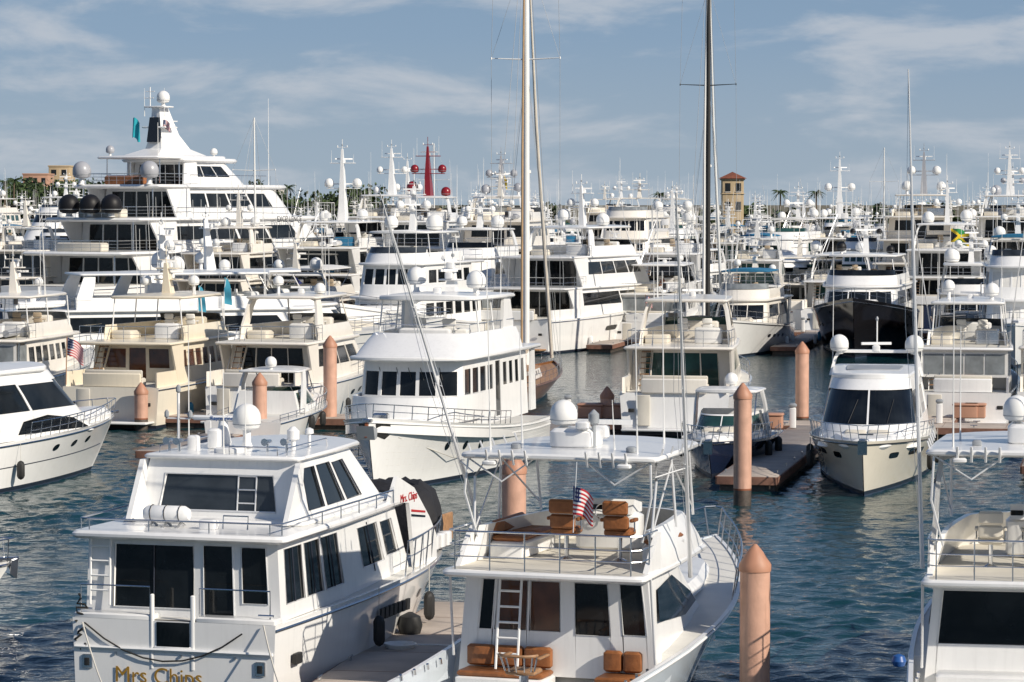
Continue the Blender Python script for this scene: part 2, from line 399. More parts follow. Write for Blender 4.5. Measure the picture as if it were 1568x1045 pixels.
def mast(b,x,z,h=3,w=1.,R=random,m='white',domes=2,dm='dome',dr=.3,lean=.3):
    P=b.p('mast')
    k_=.35 if h<4 else .7
    loft(P,[[(x-k_,-.14-k_*.3,z),(x+k_,-.14-k_*.3,z),(x+k_,.14+k_*.3,z),(x-k_,.14+k_*.3,z)],[(x-.15-lean,-.08,z+h),(x+.1-lean,-.08,z+h),(x+.1-lean,.08,z+h),(x-.15-lean,.08,z+h)]],m,cap0=True,cap1=True)
    for k,f in enumerate((.45,.8)):
        zz=z+h*f; xx=x-lean*f; ww=w*(1-.25*k); rbox(P,xx-.15,xx+.45,-ww,ww,zz,zz+.07,m,.02)
        if k==0:
            for s in (-1,1):
                if domes>0: dome(b,xx+.1,s*ww*.85,zz+.07,dr,dm,.08,12)
            radar(b,xx+.55,0,zz+.07,1.6*w,R.uniform(-.8,.8))
        else:
            radar(b,xx+.4,0,zz+.05,1.1*w,R.uniform(-.8,.8))
            for s in(-1,1): whip(b,xx,s*ww*.9,zz,R.uniform(.8,2.0))
    tube(P,[(x-lean,0,z+h),(x-lean,0,z+h+.9)],.03,m,5); lathe(P,x-lean,0,z+h+.3,[(.06,0),(.08,.05),(.06,.14)],'panel',6)
    tube(P,[(x-lean,-.45,z+h+.15),(x-lean,.45,z+h+.15)],.02,m,4)
    for s in(-.45,.45): lathe(P,x-lean,s,z+h+.15,[(.03,0),(.06,.05),(.05,.15),(.01,.2)],'dome',6)
# ------------------------------------------------------------------ generic yachts
def gen(name,L,B,seed,style='sleek',m='white',hm=None,dm='dome',nd=None,fly=True,top='hard',mastn=1,boot='boot',g='glass',nst=18,domes=None,rig=False,hb=None,tower=False,hs=None,encl=None,mh=1.,mm=None,fp=.22):
    R=random.Random(seed); b=Boat(name)
    hm=hm or {'white':'hullwhite','warm':'hullwhite','cream':'hullcream'}[m]
    hs=hs or (1.1+L*.04); hbv=hb or (1.6+L*.06)
    nd=nd or (1 if L<21 else 2 if L<34 else 3)
    hull(b,L,B,hs,hbv,rk=.10 if style!='classic' else .07,fl=1.2,m=hm,boot=boot,nst=nst,bul=.0,deckm='deck',tr=-.3 if style=='sleek' else 0)
    rbox(b.p('swim_platform'),-1.1,0.15,-B*.42,B*.42,.3,.42,'white' if R.random()<.6 else 'teak',.03)
    rbox(b.p('transom_gear'),-.03,.05,B*.2,B*.2+.7,.5,hs-.1,'nonskid',.02)
    for s in (1,-1): rbox(b.p('transom_gear'),-.04,.05,s*B*.36-.15,s*B*.36+.15,hs*.55,hs*.55+.18,'rubber',.02)
    rail(b,.5,.99,.75,9,r=.02)
    for t in (.45,.53,.6,.67) if L>20 else (.5,.6): port(b,t,.6,.7 if style=='sleek' else .4,.24)
    if style=='sleek' and L>24: port(b,.33,.6,2.2,.35,k=5)
    x0=L*.17; x1=L*(.70 if style=='sleek' else .64); w=B/2*.86; z=hs-.02
    coaming(b,.1,x0+.2,B*.44,B*.45,hs-.02,hs+.75,rf=0,tw=0,nose=0.,th=.12,segs='SP',m=m)
    rbox(b.p('superstructure'),.1,.3,-B*.28,B*.28,hs-.02,hs+.7,m,.05)
    rbox(b.p('seats'),.35,.95,-B*.28,B*.28,hs,hs+.45,'cushion',.06); rbox(b.p('seats'),.35,.5,-B*.28,B*.28,hs+.45,hs+.85,'cushion',.05)
    rbox(b.p('deck_table'),1.3,2.0,-.5,.5,hs+.66,hs+.72,'teak',.02); tube(b.p('deck_table'),[(1.65,0,hs),(1.65,0,hs+.68)],.05,'steel')
    covered=R.random()<.3
    for k in range(nd):
        hg=2.05+ (.15 if L>25 else 0); raked=style=='sleek'
        rf=(2.0 if raked else .55); last=(k==nd-1)
        nw=R.choice((2,3,4)) if raked else R.choice((4,5,6,7))
        tA,tB=(.42,.86) if raked else (.42,.84)
        sw=wins(nw,.05,.93,tA,tB,.012 if raked else .035)
        fm='canvas' if covered else g
        fw=wins(3 if raked else 5,.06,.94,.38,.88,.015 if raked else .035,fm) if (last) else ([] if raked else wins(5,.1,.9,.45,.82,.04,fm))
        aw=[(.12,.30,.03,.9),(.31,.49,.03,.9),(.50,.69,.03,.9),(.70,.88,.03,.9)] if raked else [(.1,.38,.4,.88),(.42,.62,.03,.9),(.66,.9,.4,.88)]
        house(b,x0,x1,w,w*(.80 if k==0 else .84),z,z+hg,rf=rf,tw=.16,nose=w*(.7 if raked else .22),side=sw,front=fw,aft=aw,m=m,g=g,ra=0,bow=.05 if raked else 0,nt=2 if raked else 1)
        ov=L*.09 if k<2 else L*.05
        slab(b,x0-ov,x1-rf+(.25 if raked else .5),w+.22,w*(.84 if k==0 else .86),z+hg,.16,nose=w*(.7 if raked else .3),camber=.05,m=m,topm='nonskid' if R.random()<.4 else m,e=.06)
        en=encl if encl is not None else (R.random()<.35)
        if k==0 and en and not raked:
            coaming(b,x0-ov+.25,x0,w*.98,w*.98,z+.7,z+hg,rf=0,tw=0,nose=0,th=.03,m='canvas',segs='A')
            fa=plan_fn(x0-ov+.25,x0,w*.98,w*.98,z,z+hg,0,0,0,0)
            for (ua,ub) in ((.04,.26),(.28,.49),(.51,.72),(.74,.96)):
                gpanel(b,fa,'A',[(ua,.42),(ub,.42),(ub,.92),(ua,.92)],'vinyl',o=-.02)
            for s_ in 'SP': gpanel(b,fa,s_,[(.05,.42),(.95,.42),(.95,.92),(.05,.92)],'vinyl',o=-.01)
        for s in (1,-1):
            yy=s*(w+.05)
            if style=='sleek' or R.random()<.5:
                extr(b.p('superstructure'),[(x0-ov*.2,z),(x0+.5,z),(x0+.3,z+hg+.02),(x0-ov*.75,z+hg+.02)],yy-.05,yy+.05,m)
            else: tube(b.p('rails'),[(x0-ov*.8,yy,z),(x0-ov*.8,yy,z+hg)],.035,'steel')
        if L<30 or k==0: stairs(b,x0-ov*.9,z,x0-.1,z+hg+.1,w*.68,.55,m)
        z+=hg+.16
        P=b.p('rails'); xa=x0-ov+.15; pr=[(x0+1.2,-w,z+.8),(xa,-w,z+.8),(xa,w,z+.8),(x0+1.2,w,z+.8)]
        tube(P,pr,.02,'steel',5); tube(P,[(q[0],q[1],q[2]-.4) for q in pr],.012,'steel',4)
        for q in [(x0+1.2,-w),(xa+ (x0+1.2-xa)/2,-w),(xa,-w),(xa,-w/2),(xa,0),(xa,w/2),(xa,w),(xa+(x0+1.2-xa)/2,w)]: tube(P,[(q[0],q[1],z-.02),(q[0],q[1],z+.8)],.016,'steel',4)
        if last and R.random()<.5 and L>19: tender(b,x0-ov+.7,-w*.4,z,min(3.2,ov+1.),R.choice(('greytube','white','canvas')))
        x0+=L*R.uniform(.03,.06); x1=x1-rf-L*(.03 if k==0 else .02); w*=.9
    if fly:
        xa=x0+.2; xb=max(x1+.3,xa+3.2); wf=w*1.02
        coaming(b,xa,xb,wf,wf*.85,z-.02,z+.75,rf=.7,tw=.08,nose=wf*.6,m=m,th=.12,bow=.04)
        fs=plan_fn(xb-1.0,xb-.5,wf*.9,wf*.8,z+.74,z+1.15,.35,0,.05,wf*.55)
        patch(b,'windows',fs,'F',0,1,0,1,0,R.choice((g,'vinyl','glassb'))); 
        rbox(b.p('seats'),xb-1.6,xb-1.0,-wf*.5,wf*.3,z,z+1.0,m,.08)
        cm=R.choice(('cushion','white','canvastan','canvas'))
        for yy in (-wf*.3,wf*.25): chair(b,xb-2.1,yy,z,cm,.95)
        rbox(b.p('seats'),xa+.4,xa+1.8,wf*.4,wf*.9,z,z+.45,'cushion',.06); rbox(b.p('seats'),xa+.3,xa+.9,-wf*.8,-wf*.2,z,z+.85,R.choice(('white','canvas','canvasblue','steel')),.08)
        hx0,hx1=xa+.3,xb-.7; ht=z+2.1
        if top=='hard':
            slab(b,hx0,hx1,wf*.92,wf*.8,ht,.13,nose=.5,camber=.12,m=m,part='hardtop',e=.05)
            if style=='sleek':
                arch(b,hx0+.2,wf*.97,z+.6,ht+.05,.5,1.0,.12,m)
                for s in(1,-1): tube(b.p('hardtop'),[(hx1+.2,s*wf*.78,z+.75),(hx1-.5,s*wf*.7,ht)],.04,m)
            else:
                for s in(1,-1):
                    for xx in (hx0+.2,(hx0+hx1)/2,hx1-.1): tube(b.p('hardtop'),[(xx,s*wf*.88,z+.5),(xx,s*wf*.82,ht)],.035,'white')
        elif top=='bimini':
            slab(b,hx0+.3,hx1,wf*.85,wf*.8,ht-.1,.05,nose=.2,camber=.22,m=R.choice(('canvas','canvas','canvastan','canvas','canvasblue')),part='bimini_top')
            for s in(1,-1):
                for xx in (hx0+.4,hx1-.1): tube(b.p('hardtop'),[((hx0+hx1)/2,s*wf*.93,z+.7),(xx,s*wf*.83,ht-.05)],.02,'steel',5)
            arch(b,hx0,wf*.97,z+.4,ht-.3,-.3,.6,.12,m)
            ht-=.3
        else:
            arch(b,hx0+.4,wf*.97,z+.4,ht,-.6,.8,.12,m)
        zt=ht+.16 if top=='hard' else ht+.06
        xm=(hx0+hx1)/2 if top=='hard' else hx0+(-.2 if top!='bimini' else -.3)
    else: zt=z+.1; xm=(x0+x1)/2; wf=w; hx0=xm-.5;hx1=xm+.5
    if tower:
        P=b.p('tuna_tower'); t1=zt+2.6
        for s in(1,-1):
            for xx,xt in ((hx0+.3,xm-.5),(hx1,xm+.6)): tube(P,[(xx,s*wf*.9,z+.7),(xx*.5+xt*.5,s*wf*.7,zt),(xt,s*.6,t1+.9)],.035,'alu',5)
            tube(P,[(hx0+.3,s*wf*.75,zt+.2),(xm+.5,s*.66,t1)],.022,'alu',4)
        rbox(P,xm-.7,xm+.7,-.75,.75,t1,t1+.08,'white',.02); rbox(P,xm-.3,xm+.5,-.65,.65,t1+1.9,t1+1.96,'canvas',.02)
        for s in(1,-1):
            for q in(-.3,.5): tube(P,[(xm+q,s*.62,t1),(xm+q,s*.62,t1+1.9)],.02,'alu',4)
            tube(P,[(xm-.7,s*.72,t1+.8),(xm+.7,s*.72,t1+.8)],.02,'alu',4)
        rbox(P,xm+.3,xm+.5,-.3,.3,t1+.5,t1+1.0,'white',.03)
    nm=domes if domes is not None else R.choice((1,2,2,3))
    dr=R.uniform(.26,.38) if L<24 else R.uniform(.4,.62)
    sp=[(0,-wf*.55),(0,wf*.55),(.2,0)]
    if mastn and not tower:
        mast(b,xm,zt,R.uniform(1.6,2.4)*(1 if L<25 else 1.5)*mh,(.75 if L<25 else 1.2)*(1 if mh<1.3 else 1.3),R,mm or (m if m!='cream' else 'cream'),domes=1 if L>24 and nm>0 else 0,dm=dm,dr=dr*.55*(1 if mh<1.3 else 1.4))
        sp=[(0,-wf*.6),(0,wf*.6)]
    else: radar(b,xm+.3,0,zt,1.1,R.uniform(-.5,.5))
    for k in range(min(nm,len(sp))): dome(b,xm+sp[k][0]+R.uniform(-.1,.3),sp[k][1],zt-.03,dr*R.uniform(.8,1.1),dm,R.choice((.1,.25,.5)))
    for k in range(R.randint(3,6)): whip(b,xm+R.uniform(-.8,.8),R.choice((-1,1))*wf*.8,zt-.1,R.uniform(2,5.5),R.uniform(-.6,0),0)
    zz=b.sheer(.86); rbox(b.p('deck_gear'),L*.87,L*.87+.4,-.2,.2,zz,zz+.3,'steel',.05); 
    if style=='sleek': rbox(b.p('seats'),L*.70,L*.80,-B*.18,B*.18,b.sheer(.72)-.1,b.sheer(.76)+.35,R.choice(('cushion','canvas','white')),.12)
    else: rbox(b.p('superstructure'),L*.64,L*.8,-B*.2,B*.2,b.sheer(.7)-.1,b.sheer(.76)+.4,m,.12)
    if rig:
        for s in(1,-1): tube(b.p('outriggers'),[(L*.45,s*w,z),(L*.3,s*(w+1.2),z+9)],[.04,.015],'alu',5)
    if R.random()<fp: 
        tube(b.p('flag'),[(.0,0,hs+.7),(-.5,0,hs+2.2)],.02,'teak',5); flag(b,-.5,0,hs+2.15,1.0,.6,R.choice(('us','flagblue')),.45,seed,dirx=0,diry=-1)
    for s in (1,-1):
        for t in (.2,.4): 
            q=b.hpt(t,.7,s,.15); fender(b,q[0],q[1],.35,.15,.8,R.choice(('rubber','white','canvasblue')))
    return b
# ================================================================== FOREGROUND 1 : aft-cabin motor yacht
def aft_cabin():
    b=Boat('motor_yacht'); L=17.5;B=5.3
    hull(b,L,B,2.0,2.3,rk=.07,fl=1.1,nst=34,bul=.02,fdx=2.9,fwx=2.2,rubm='steel',shp=1.6,fw0=.96)
    S='superstructure'
    P=b.p('transom_gear')
    tube(P,[(-.03,-2.4,1.35),(-.03,2.4,1.35)],.045,'white',6)
    for y in (-2.1,2.1):
        rbox(P,-.04,.06,y-.13,y+.13,.85,1.18,'steel',.02); rbox(P,-.05,.05,y-.07,y+.07,.92,1.1,'rubber',.01)
    for y in (-1.5,-.2,1.4): rbox(P,-.05,.02,y-.03,y+.03,1.2,1.26,'steel',.01)
    rbox(P,.0,.5,-2.45,-.55,1.98,2.12,'white',.03); rbox(P,.0,.5,.55,2.45,1.98,2.12,'white',.03)
    rbox(P,-.02,.10,-.52,-.42,.9,2.6,'white',.02); rbox(P,-.02,.10,.48,.56,.9,2.6,'white',.02)
    rbox(P,-.025,.02,-.40,.40,1.42,1.98,'glass',.01); rbox(P,-.03,.03,-.46,.46,1.36,1.44,'white',.02)
    for (ya,yb) in ((.6,2.3),(-2.3,-.6)): tube(b.p('rails'),[(.1,ya,2.1),(.1,ya,2.75),(.1,yb,2.75),(.1,yb,2.1)],.02,'steel',6)
    b.texts.append(('Mrs Chips',.52,(-.03,.35,.74),(pi/2,0,-pi/2),'gold','name_lettering'))
    b.texts.append(('Palm Beach',.22,(-.03,.35,.25),(pi/2,0,-pi/2),'gold','port_lettering'))
    aw=[(.14,.56,.12,.93),(.61,.765,-.0,.94),(.81,.94,.22,.93)]
    sw=[(.04,.165,.2,.9),(.185,.30,.2,.9),(.32,.45,.2,.9),(.62,.80,.3,.86),(.83,.94,.34,.84)]
    fn=house(b,.55,10.4,2.38,2.05,2.0,3.78,rf=1.0,tw=.08,nose=.7,side=sw,front=wins(4,.08,.92,.4,.9,.03),aft=aw)
    for u in (.10,.24,.385,.71):
        for s_ in 'SP':
            p0=fn(s_,u,.2,-.004);p1=fn(s_,u,.9,-.004); tube(b.p('window_frames'),[p0,p1],.02,'boot',4)
    for (ua,ub,ta,tb) in sw:
        for s_ in 'SP': tube(b.p('window_frames'),[fn(s_,ua,ta,-.005),fn(s_,ub,ta,-.005),fn(s_,ub,tb,-.005),fn(s_,ua,tb,-.005)],.016,'alu',4,cyc=True)
    for (ua,ub,ta,tb) in aw:
        q=[fn('A',ua,max(ta,.02),0),fn('A',ub,max(ta,.02),0),fn('A',ub,tb,0),fn('A',ua,tb,0)]
        tube(b.p('window_frames'),[(x-.01,y,z) for x,y,z in q],.02,'alu',5,cyc=True)
    p0=fn('A',.35,.12,0);p1=fn('A',.35,.93,0); tube(b.p('window_frames'),[(p0[0]+.01,p0[1],p0[2]),(p1[0]+.01,p1[1],p1[2])],.018,'boot',4)
    slab(b,.15,9.6,2.62,2.2,3.78,.17,nose=.9,camber=.06,e=.06)
    slab(b,2.2,9.0,2.3,2.0,3.96,.10,nose=.7,camber=.05,e=.04)
    sw2=[(.07,.26,.18,.86),(.30,.52,.18,.86),(.56,.76,.18,.84)]
    fn2=house(b,2.7,8.9,2.12,1.85,4.0,5.40,rf=1.7,ra=.22,tw=.30,nose=.6,side=sw2,front=wins(3,.06,.94,.2,.85,.03),aft=[(.13,.84,.16,.76,'glassb')])
    for (ua,ub,ta,tb) in sw2:
        for s_ in 'SP': tube(b.p('window_frames'),[fn2(s_,ua,ta,-.005),fn2(s_,ub,ta,-.005),fn2(s_,ub,tb,-.005),fn2(s_,ua,tb,-.005)],.016,'boot',4,cyc=True)
    tube(b.p('window_frames'),[(fn2('A',u_,t_,0)[0]-.005,)+fn2('A',u_,t_,0)[1:] for u_,t_ in ((.13,.16),(.84,.16),(.84,.76),(.13,.76))],.022,'alu',5,cyc=True)
    slab(b,2.75,7.6,1.98,1.7,5.40,.10,nose=.6,camber=.10,e=.04)
    for s in (1,-1):
        extr(b.p(S),[(1.9,4.02),(2.8,4.02),(3.0,5.38),(2.75,5.38)],s*1.95-.06,s*1.95+.06,'white')
        extr(b.p(S),[(8.3,3.95),(8.9,4.55),(10.2,4.15),(11.4,3.3),(12.0,2.75),(12.0,2.05),(10.3,2.05),(9.8,3.8)],s*2.19-.05,s*2.19+.05,'white')
    b.texts.append(('Mrs. Chips',.30,(9.75,-2.252,3.95),(pi/2,0,0),'red','side_lettering'))
    for z_,m_ in ((3.62,'red'),(3.50,'black')):
        extr(b.p('stripes'),[(9.95,z_),(11.05,z_-.14),(11.05,z_-.19),(9.95,z_-.06)],-2.252,-2.243,m_)
    ladder(b,.42,1.98,2.25,3.75,.48,.06,'white',.03,4)
    ladder(b,2.75,-.65,4.1,5.5,.45,.2,'alu',.02,4)
    P=b.p('rails')
    pr=[(8.4,-2.3,4.25),(3.0,-2.45,4.25),(.45,-2.45,4.22),(.35,-2.2,4.22),(.35,2.2,4.22),(.45,2.45,4.22),(3,2.45,4.25),(8.4,2.3,4.25)]
    tube(P,pr,.022,'steel',6)
    for i in range(len(pr)-1):
        a=Vector(pr[i]);c=Vector(pr[i+1]); n=max(1,int((c-a).length/1.3))
        for k in range(n): q=a+(c-a)*k/n; tube(P,[(q.x,q.y,3.93),tuple(q)],.016,'steel',5)
    P=b.p('life_raft'); 
    tube(P,[(1.3,.15,4.28),(1.3,.25,4.28),(1.3,1.15,4.28),(1.3,1.25,4.28)],[.13,.19,.19,.13],'white',12)
    for y in (.35,.7,1.05): tube(P,[(1.3+.2*cos(k*pi/6),y,4.28+.2*sin(k*pi/6)) for k in range(12)],.012,'rubber',4,cyc=True); tube(P,[(1.05,y,3.98),(1.3,y,4.08),(1.55,y,3.98)],.03,'steel',5)
    tube(P,[(1.9,.5,4.2),(1.9,.55,4.2),(1.9,1.45,4.2),(1.9,1.5,4.2)],[.1,.15,.15,.1],'panel',10)
    rbox(P,1.0,1.3,-.6,-.2,3.96,4.2,'white',.03); tube(P,[(1.0,-1.4,4.0),(1.05,-1.4,4.3),(1.05,-.8,4.3),(1.0,-.8,4.0)],.02,'steel',5)
    dome(b,4.2,-.10,5.60,.34,'dome',.42,18)
    P=b.p('radar_scanner'); rbox(P,3.75,4.05,.45,.75,5.55,6.05,'white',.05); 
    lathe(P,4.8,.75,5.55,[(.17,0),(.2,.1),(.14,.4),(.1,.62)],'white',10); rbox(P,4.72,4.88,-.05,1.55,6.17,6.29,'white',.04)
    b.texts.append(('Raymarine',.14,(4.71,.75,6.23),(pi/2,0,-pi/2),'blue','scanner_lettering'))
    rbox(P,3.5,3.8,.9,1.15,5.52,5.9,'white',.04); 
    tube(P,[(3.5,1.35,5.5),(3.5,1.35,6.9)],.035,'white',8); tube(P,[(3.5,1.05,6.3),(3.5,1.65,6.3)],.02,'white',5)
    for y in (1.05,1.65,1.35): lathe(P,3.5,y,6.3 if y!=1.35 else 6.9,[(.02,0),(.06,.04),(.06,.14),(.02,.2)],'panel',8)
    for y,x in ((1.5,3.3),(1.2,3.2),(-.9,3.5),(-1.3,3.7)):
        tube(P,[(x,y,5.5),(x,y,5.75)],.03,'steel',5); tube(P,[(x-.2,y,5.8),(x-.15,y,5.8),(x+.2,y,5.8)],[.09,.06,.04],'steel',8)
    lathe(P,4.4,-1.2,5.5,[(.06,0),(.06,.25),(.15,.3),(.15,.5),(.04,.6)],'white',10)
    lathe(P,5.2,-1.3,5.5,[(.04,0),(.04,.35),(.11,.38),(.10,.48),(.02,.52)],'white',10)
    rbox(P,3.1,3.6,-.3,.3,5.52,5.66,'white',.03)
    for (x,y,h) in ((3.0,.0,2.0),(3.0,-.55,1.7),(4.7,1.6,2.6),(5.8,1.5,2.2)): whip(b,x,y,5.5,h)
    for s in(-1,1): tube(b.p('rails'),[(2.95,s*1.6,5.5),(3.0,s*1.6,5.7),(5.8,s*1.5,5.72),(5.9,s*1.5,5.5)],.018,'steel',5)
    tube(b.p('rails'),[(2.87,-.2,5.5),(2.85,-.2,5.72),(2.85,-1.4,5.72),(2.87,-1.4,5.5)],.018,'steel',5)
    rail(b,.50,.985,.85,12,r=.024,lean=.08)
    P=b.p('covered_dinghy')
    pts=[(12.4,-1.3),(13.0,-1.6),(14.4,-1.35),(15.2,-.3),(14.6,.8),(12.8,.9)]
    R=random.Random(3); rg=[]
    for (k,zz) in ((1.,2.25),(1.03,2.8),(.95,3.3),(.8,3.72),(.5,3.95),(.2,3.92)):
        ring=[]
        for i in range(24):
            f=i/4; a_=pts[int(f)%6]; c_=pts[(int(f)+1)%6]; u=f-int(f)
            X=a_[0]+(c_[0]-a_[0])*u; Y=a_[1]+(c_[1]-a_[1])*u; w_=R.uniform(-.06,.06)
            ring.append((13.8+(X-13.8)*(k+w_),-.25+(Y+.25)*(k+w_)-.25,zz+R.uniform(-.08,.08)))
        rg.append(ring)
    loft(P,rg,'canvasblack',cap1=True)
    rbox(b.p('deck_gear'),14.6,15.5,-1.55,-1.48,2.25,3.0,'teak',.03); rbox(b.p('deck_gear'),16.2,16.7,-.25,.25,2.3,2.65,'steel',.05)
    for i in range(3): rbox(b.p('deck_gear'),12.2+.5*i,12.6+.5*i,-2.15,-1.85,2.3,2.7,'white',.04)
    for i in range(7): extr(b.p('vents'),[(6.4+i*.32,1.28),(6.62+i*.32,1.28),(6.66+i*.32,1.55),(6.44+i*.32,1.55)],-2.69,-2.62,'rubber')
    for t in (.62,.7,.78): port(b,t,.66,.36,.2)
    rbox(b.p('vents'),.9,1.3,-2.62,-2.5,1.0,1.25,'rubber',.02)
    for t in (.35,.62): q=b.hpt(t,.8,-1,.16); fender(b,q[0],q[1],.7,.15,.75)
    q=b.hpt(.52,.6,-1,.2); lathe(b.p('fenders'),q[0],q[1],.5,[(.05,0),(.26,.1),(.32,.32),(.26,.55),(.05,.66)],'rubber',12)
    for y in (-2.2,2.2): tube(b.p('deck_gear'),[(.1,y-.18,2.2),(.1,y+.18,2.2)],.03,'steel',6)
    R=random.Random(5)
    tube(b.p('mooring_lines'),[(.0+R.uniform(-.05,.1),2.25+R.uniform(-.15,.15),2.5-.05*i+R.uniform(-.05,.05)) for i in range(26)],.028,'ropeblack',5)
    def cat(p,q,sag,n=8): return [(p[0]+(q[0]-p[0])*i/n,p[1]+(q[1]-p[1])*i/n,p[2]+(q[2]-p[2])*i/n-sag*4*(i/n)*(1-i/n)) for i in range(n+1)]
    tube(b.p('mooring_lines'),cat((-.05,2.15,1.9),(-.08,-1.7,1.8),.75),.02,'ropeblack',5)
    tube(b.p('mooring_lines'),cat((-.05,2.2,1.9),(-1.6,.7,.2),.2),.02,'rope',5)
    tube(b.p('mooring_lines'),cat((-.05,-2.2,2.0),(-1.4,-3.2,.7),.15),.02,'rope',5)
    return b
b=aft_cabin(); x,y=W(262,1092); b.finish(x,y,17.)
# ================================================================== FOREGROUND 2 : sportfishing boats
def sportfish(kind=0):
    b=Boat('sportfishing_boat'); L=17.5;B=5.3
    hm='hullshaded' if kind==0 else 'hullwhite'; seat='orange' if kind==0 else 'cushion'
    hull(b,L,B,1.35,2.75,rk=.13,fl=1.5,nst=34,bul=lambda t:.75 if t<.235 else .02,fdx=2.4,fwx=1.7,m=hm,shp=1.5,rubm='white',capm='white',tr=-.2)
    S='superstructure'
    if kind==0:
        aw=[(.09,.165,.44,.93,'glass'),(.18,.345,.44,.93,'brownglass'),(.36,.52,.44,.93,'brownglass'),(.60,.78,.42,.93),(.845,.965,.44,.93)]
    else: aw=[(.05,.95,.40,.92,'glass')]
    fn=house(b,4.1,11.0,2.28,1.75,1.0,3.25,rf=3.0,tw=.20,nose=1.0,aft=aw,bow=.04,front=[])
    for (ua,ub,ta,tb,*_) in aw:
        q=[fn('A',ua,ta,0),fn('A',ub,ta,0),fn('A',ub,tb,0),fn('A',ua,tb,0)]; tube(b.p('window_frames'),[(x-.005,y,z) for x,y,z in q],.014,'alu',4,cyc=True)
    for s in 'SP': gpanel(b,fn,s,[(.10,.55),(.16,.86),(.62,.90),(.93,.62),(.95,.50),(.6,.46)],'glass')
    gpanel(b,fn,'F',[(.05,.55),(.1,.85),(.3,.88),(.5,.88),(.5,.5),(.25,.5)],'glass'); gpanel(b,fn,'F',[(.52,.5),(.52,.88),(.7,.88),(.9,.85),(.95,.55),(.75,.5)],'glass')
    slab(b,9.5,13.6,1.5,.9,b.sheer(.6)-.05,.42,nose=1.2,camber=.1,e=.15)
    for xx,yy in ((11.6,0),(12.9,0)): slab(b,xx,xx+.55,.28,.28,b.sheer(.6)+.42,.05,nose=.03,camber=.02,m='glassb',part='hatches')
    P=b.p('seats')
    if kind==0:
        for (y0,y1) in ((.0,2.05),(-2.05,-1.1)):
            rbox(P,3.2,4.1,y0,y1,.62,1.05,'white',.04); rbox(P,3.22,4.05,y0+.03,y1-.03,1.05,1.17,seat,.04)
            n=3 if y1-y0>1.5 else 2
            for k in range(n): d=(y1-y0-.06)/n; rbox(P,3.85,4.06,y0+.03+d*k+.01,y0+.03+d*(k+1)-.01,1.2,1.66,seat,.05)
        lathe(b.p('fighting_chair'),1.9,.0,.6,[(.35,0),(.12,.1),(.1,.75),(.3,.8)],'steel',12)
        rbox(b.p('fighting_chair'),1.6,2.2,-.33,.33,1.4,1.5,'teak',.03); 
        tube(b.p('fighting_chair'),[(1.55+.28*sin(a)*-1,.42*cos(a),1.85+.0) for a in [pi*k/8 for k in range(9)]],.035,'teak',6)
        for a in [pi*k/6 for k in range(7)]: tube(b.p('fighting_chair'),[(1.62-.2*sin(a),.33*cos(a),1.5),(1.55-.28*sin(a),.42*cos(a),1.85)],.018,'steel',5)
        for s in(1,-1): rbox(b.p('fighting_chair'),1.55,2.25,s*.42-.06,s*.42+.06,1.75,1.80,'teak',.02)
        ladder(b,3.5,.95,1.2,3.4,.5,.35,'white',.03,6)
    else:
        rbox(P,3.3,4.1,-2.0,2.0,.62,1.35,'white',.05)
    slab(b,3.0,9.6,2.32,1.9,3.25,.15,nose=.9,camber=.02,e=.05,topm='nonskid')
    coaming(b,4.6,9.7,2.22,1.8,3.38,4.22,rf=.9,tw=.25,nose=.9,th=.12,bow=.05)
    for s in (1,-1):
        extr(b.p(S),[(3.7,3.4),(4.7,3.4),(4.7,4.2),(4.4,4.05)],s*2.15-.06,s*2.15+.06,'white')
    if kind==0:
        rbox(P,5.2,7.6,1.15,1.95,3.4,3.80,'white',.05); rbox(P,5.22,6.38,1.17,1.9,3.80,3.93,seat,.05); rbox(P,6.42,7.6,1.17,1.9,3.80,3.93,seat,.05); rbox(P,5.3,7.4,1.80,1.98,3.93,4.25,seat,.06)
        rbox(P,5.6,7.4,-2.0,-1.5,3.4,3.80,'white',.05); rbox(P,5.62,7.4,-1.98,-1.52,3.80,3.92,seat,.05)
    rbox(b.p('helm_console'),7.2,8.0,-.9,.6,3.4,4.35,'white',.12); extr(b.p('helm_console'),[(7.1,4.3),(7.4,4.62),(8.0,4.5),(8.0,4.3)],-.8,.5,'white')
    for yy in (-.5,0,.35): rbox(b.p('helm_console'),7.18,7.24,yy-.14,yy+.14,4.32,4.5,'glass',.01)
    tube(b.p('helm_console'),[(7.08,-.15+.19*cos(2*pi*k/12),4.35+.19*sin(2*pi*k/12)) for k in range(12)],.015,'steel',5,cyc=True)
    for yy in (.28,-.97) if kind==0 else (.9,-.1,-1.2): chair(b,5.7 if kind==0 else 5.6,yy,3.42,seat,1.1 if kind==0 else 1.)
    zt=5.75 if kind==0 else 5.95; slab(b,4.1,8.5,2.28,2.0,zt,.12,nose=.35,camber=.10,e=.04,part='hardtop')
    P=b.p('hardtop')
    for s in(1,-1):
        tube(P,[(4.5,s*2.05,4.1),(4.7,s*2.1,5.3),(5.2,s*1.95,zt)],.032,'alu',8)
        tube(P,[(6.3,s*2.1,4.15),(6.2,s*2.0,zt)],.032,'alu',8); tube(P,[(8.6,s*1.85,4.2),(8.2,s*1.85,zt)],.032,'alu',8)
        tube(P,[(4.5,s*2.05,4.1),(6.2,s*2.02,5.6)],.022,'alu',6); tube(P,[(6.2,s*2.02,5.6),(8.5,s*1.86,4.4)],.022,'alu',6)
        tube(P,[(4.25,s*2.1,zt),(4.2,s*1.3,zt-.5),(4.3,s*.6,zt)],.022,'alu',6)
        tube(P,[(4.3,s*1.9,4.0),(4.15,s*2.15,5.0),(4.25,s*2.1,zt)],.026,'alu',6)
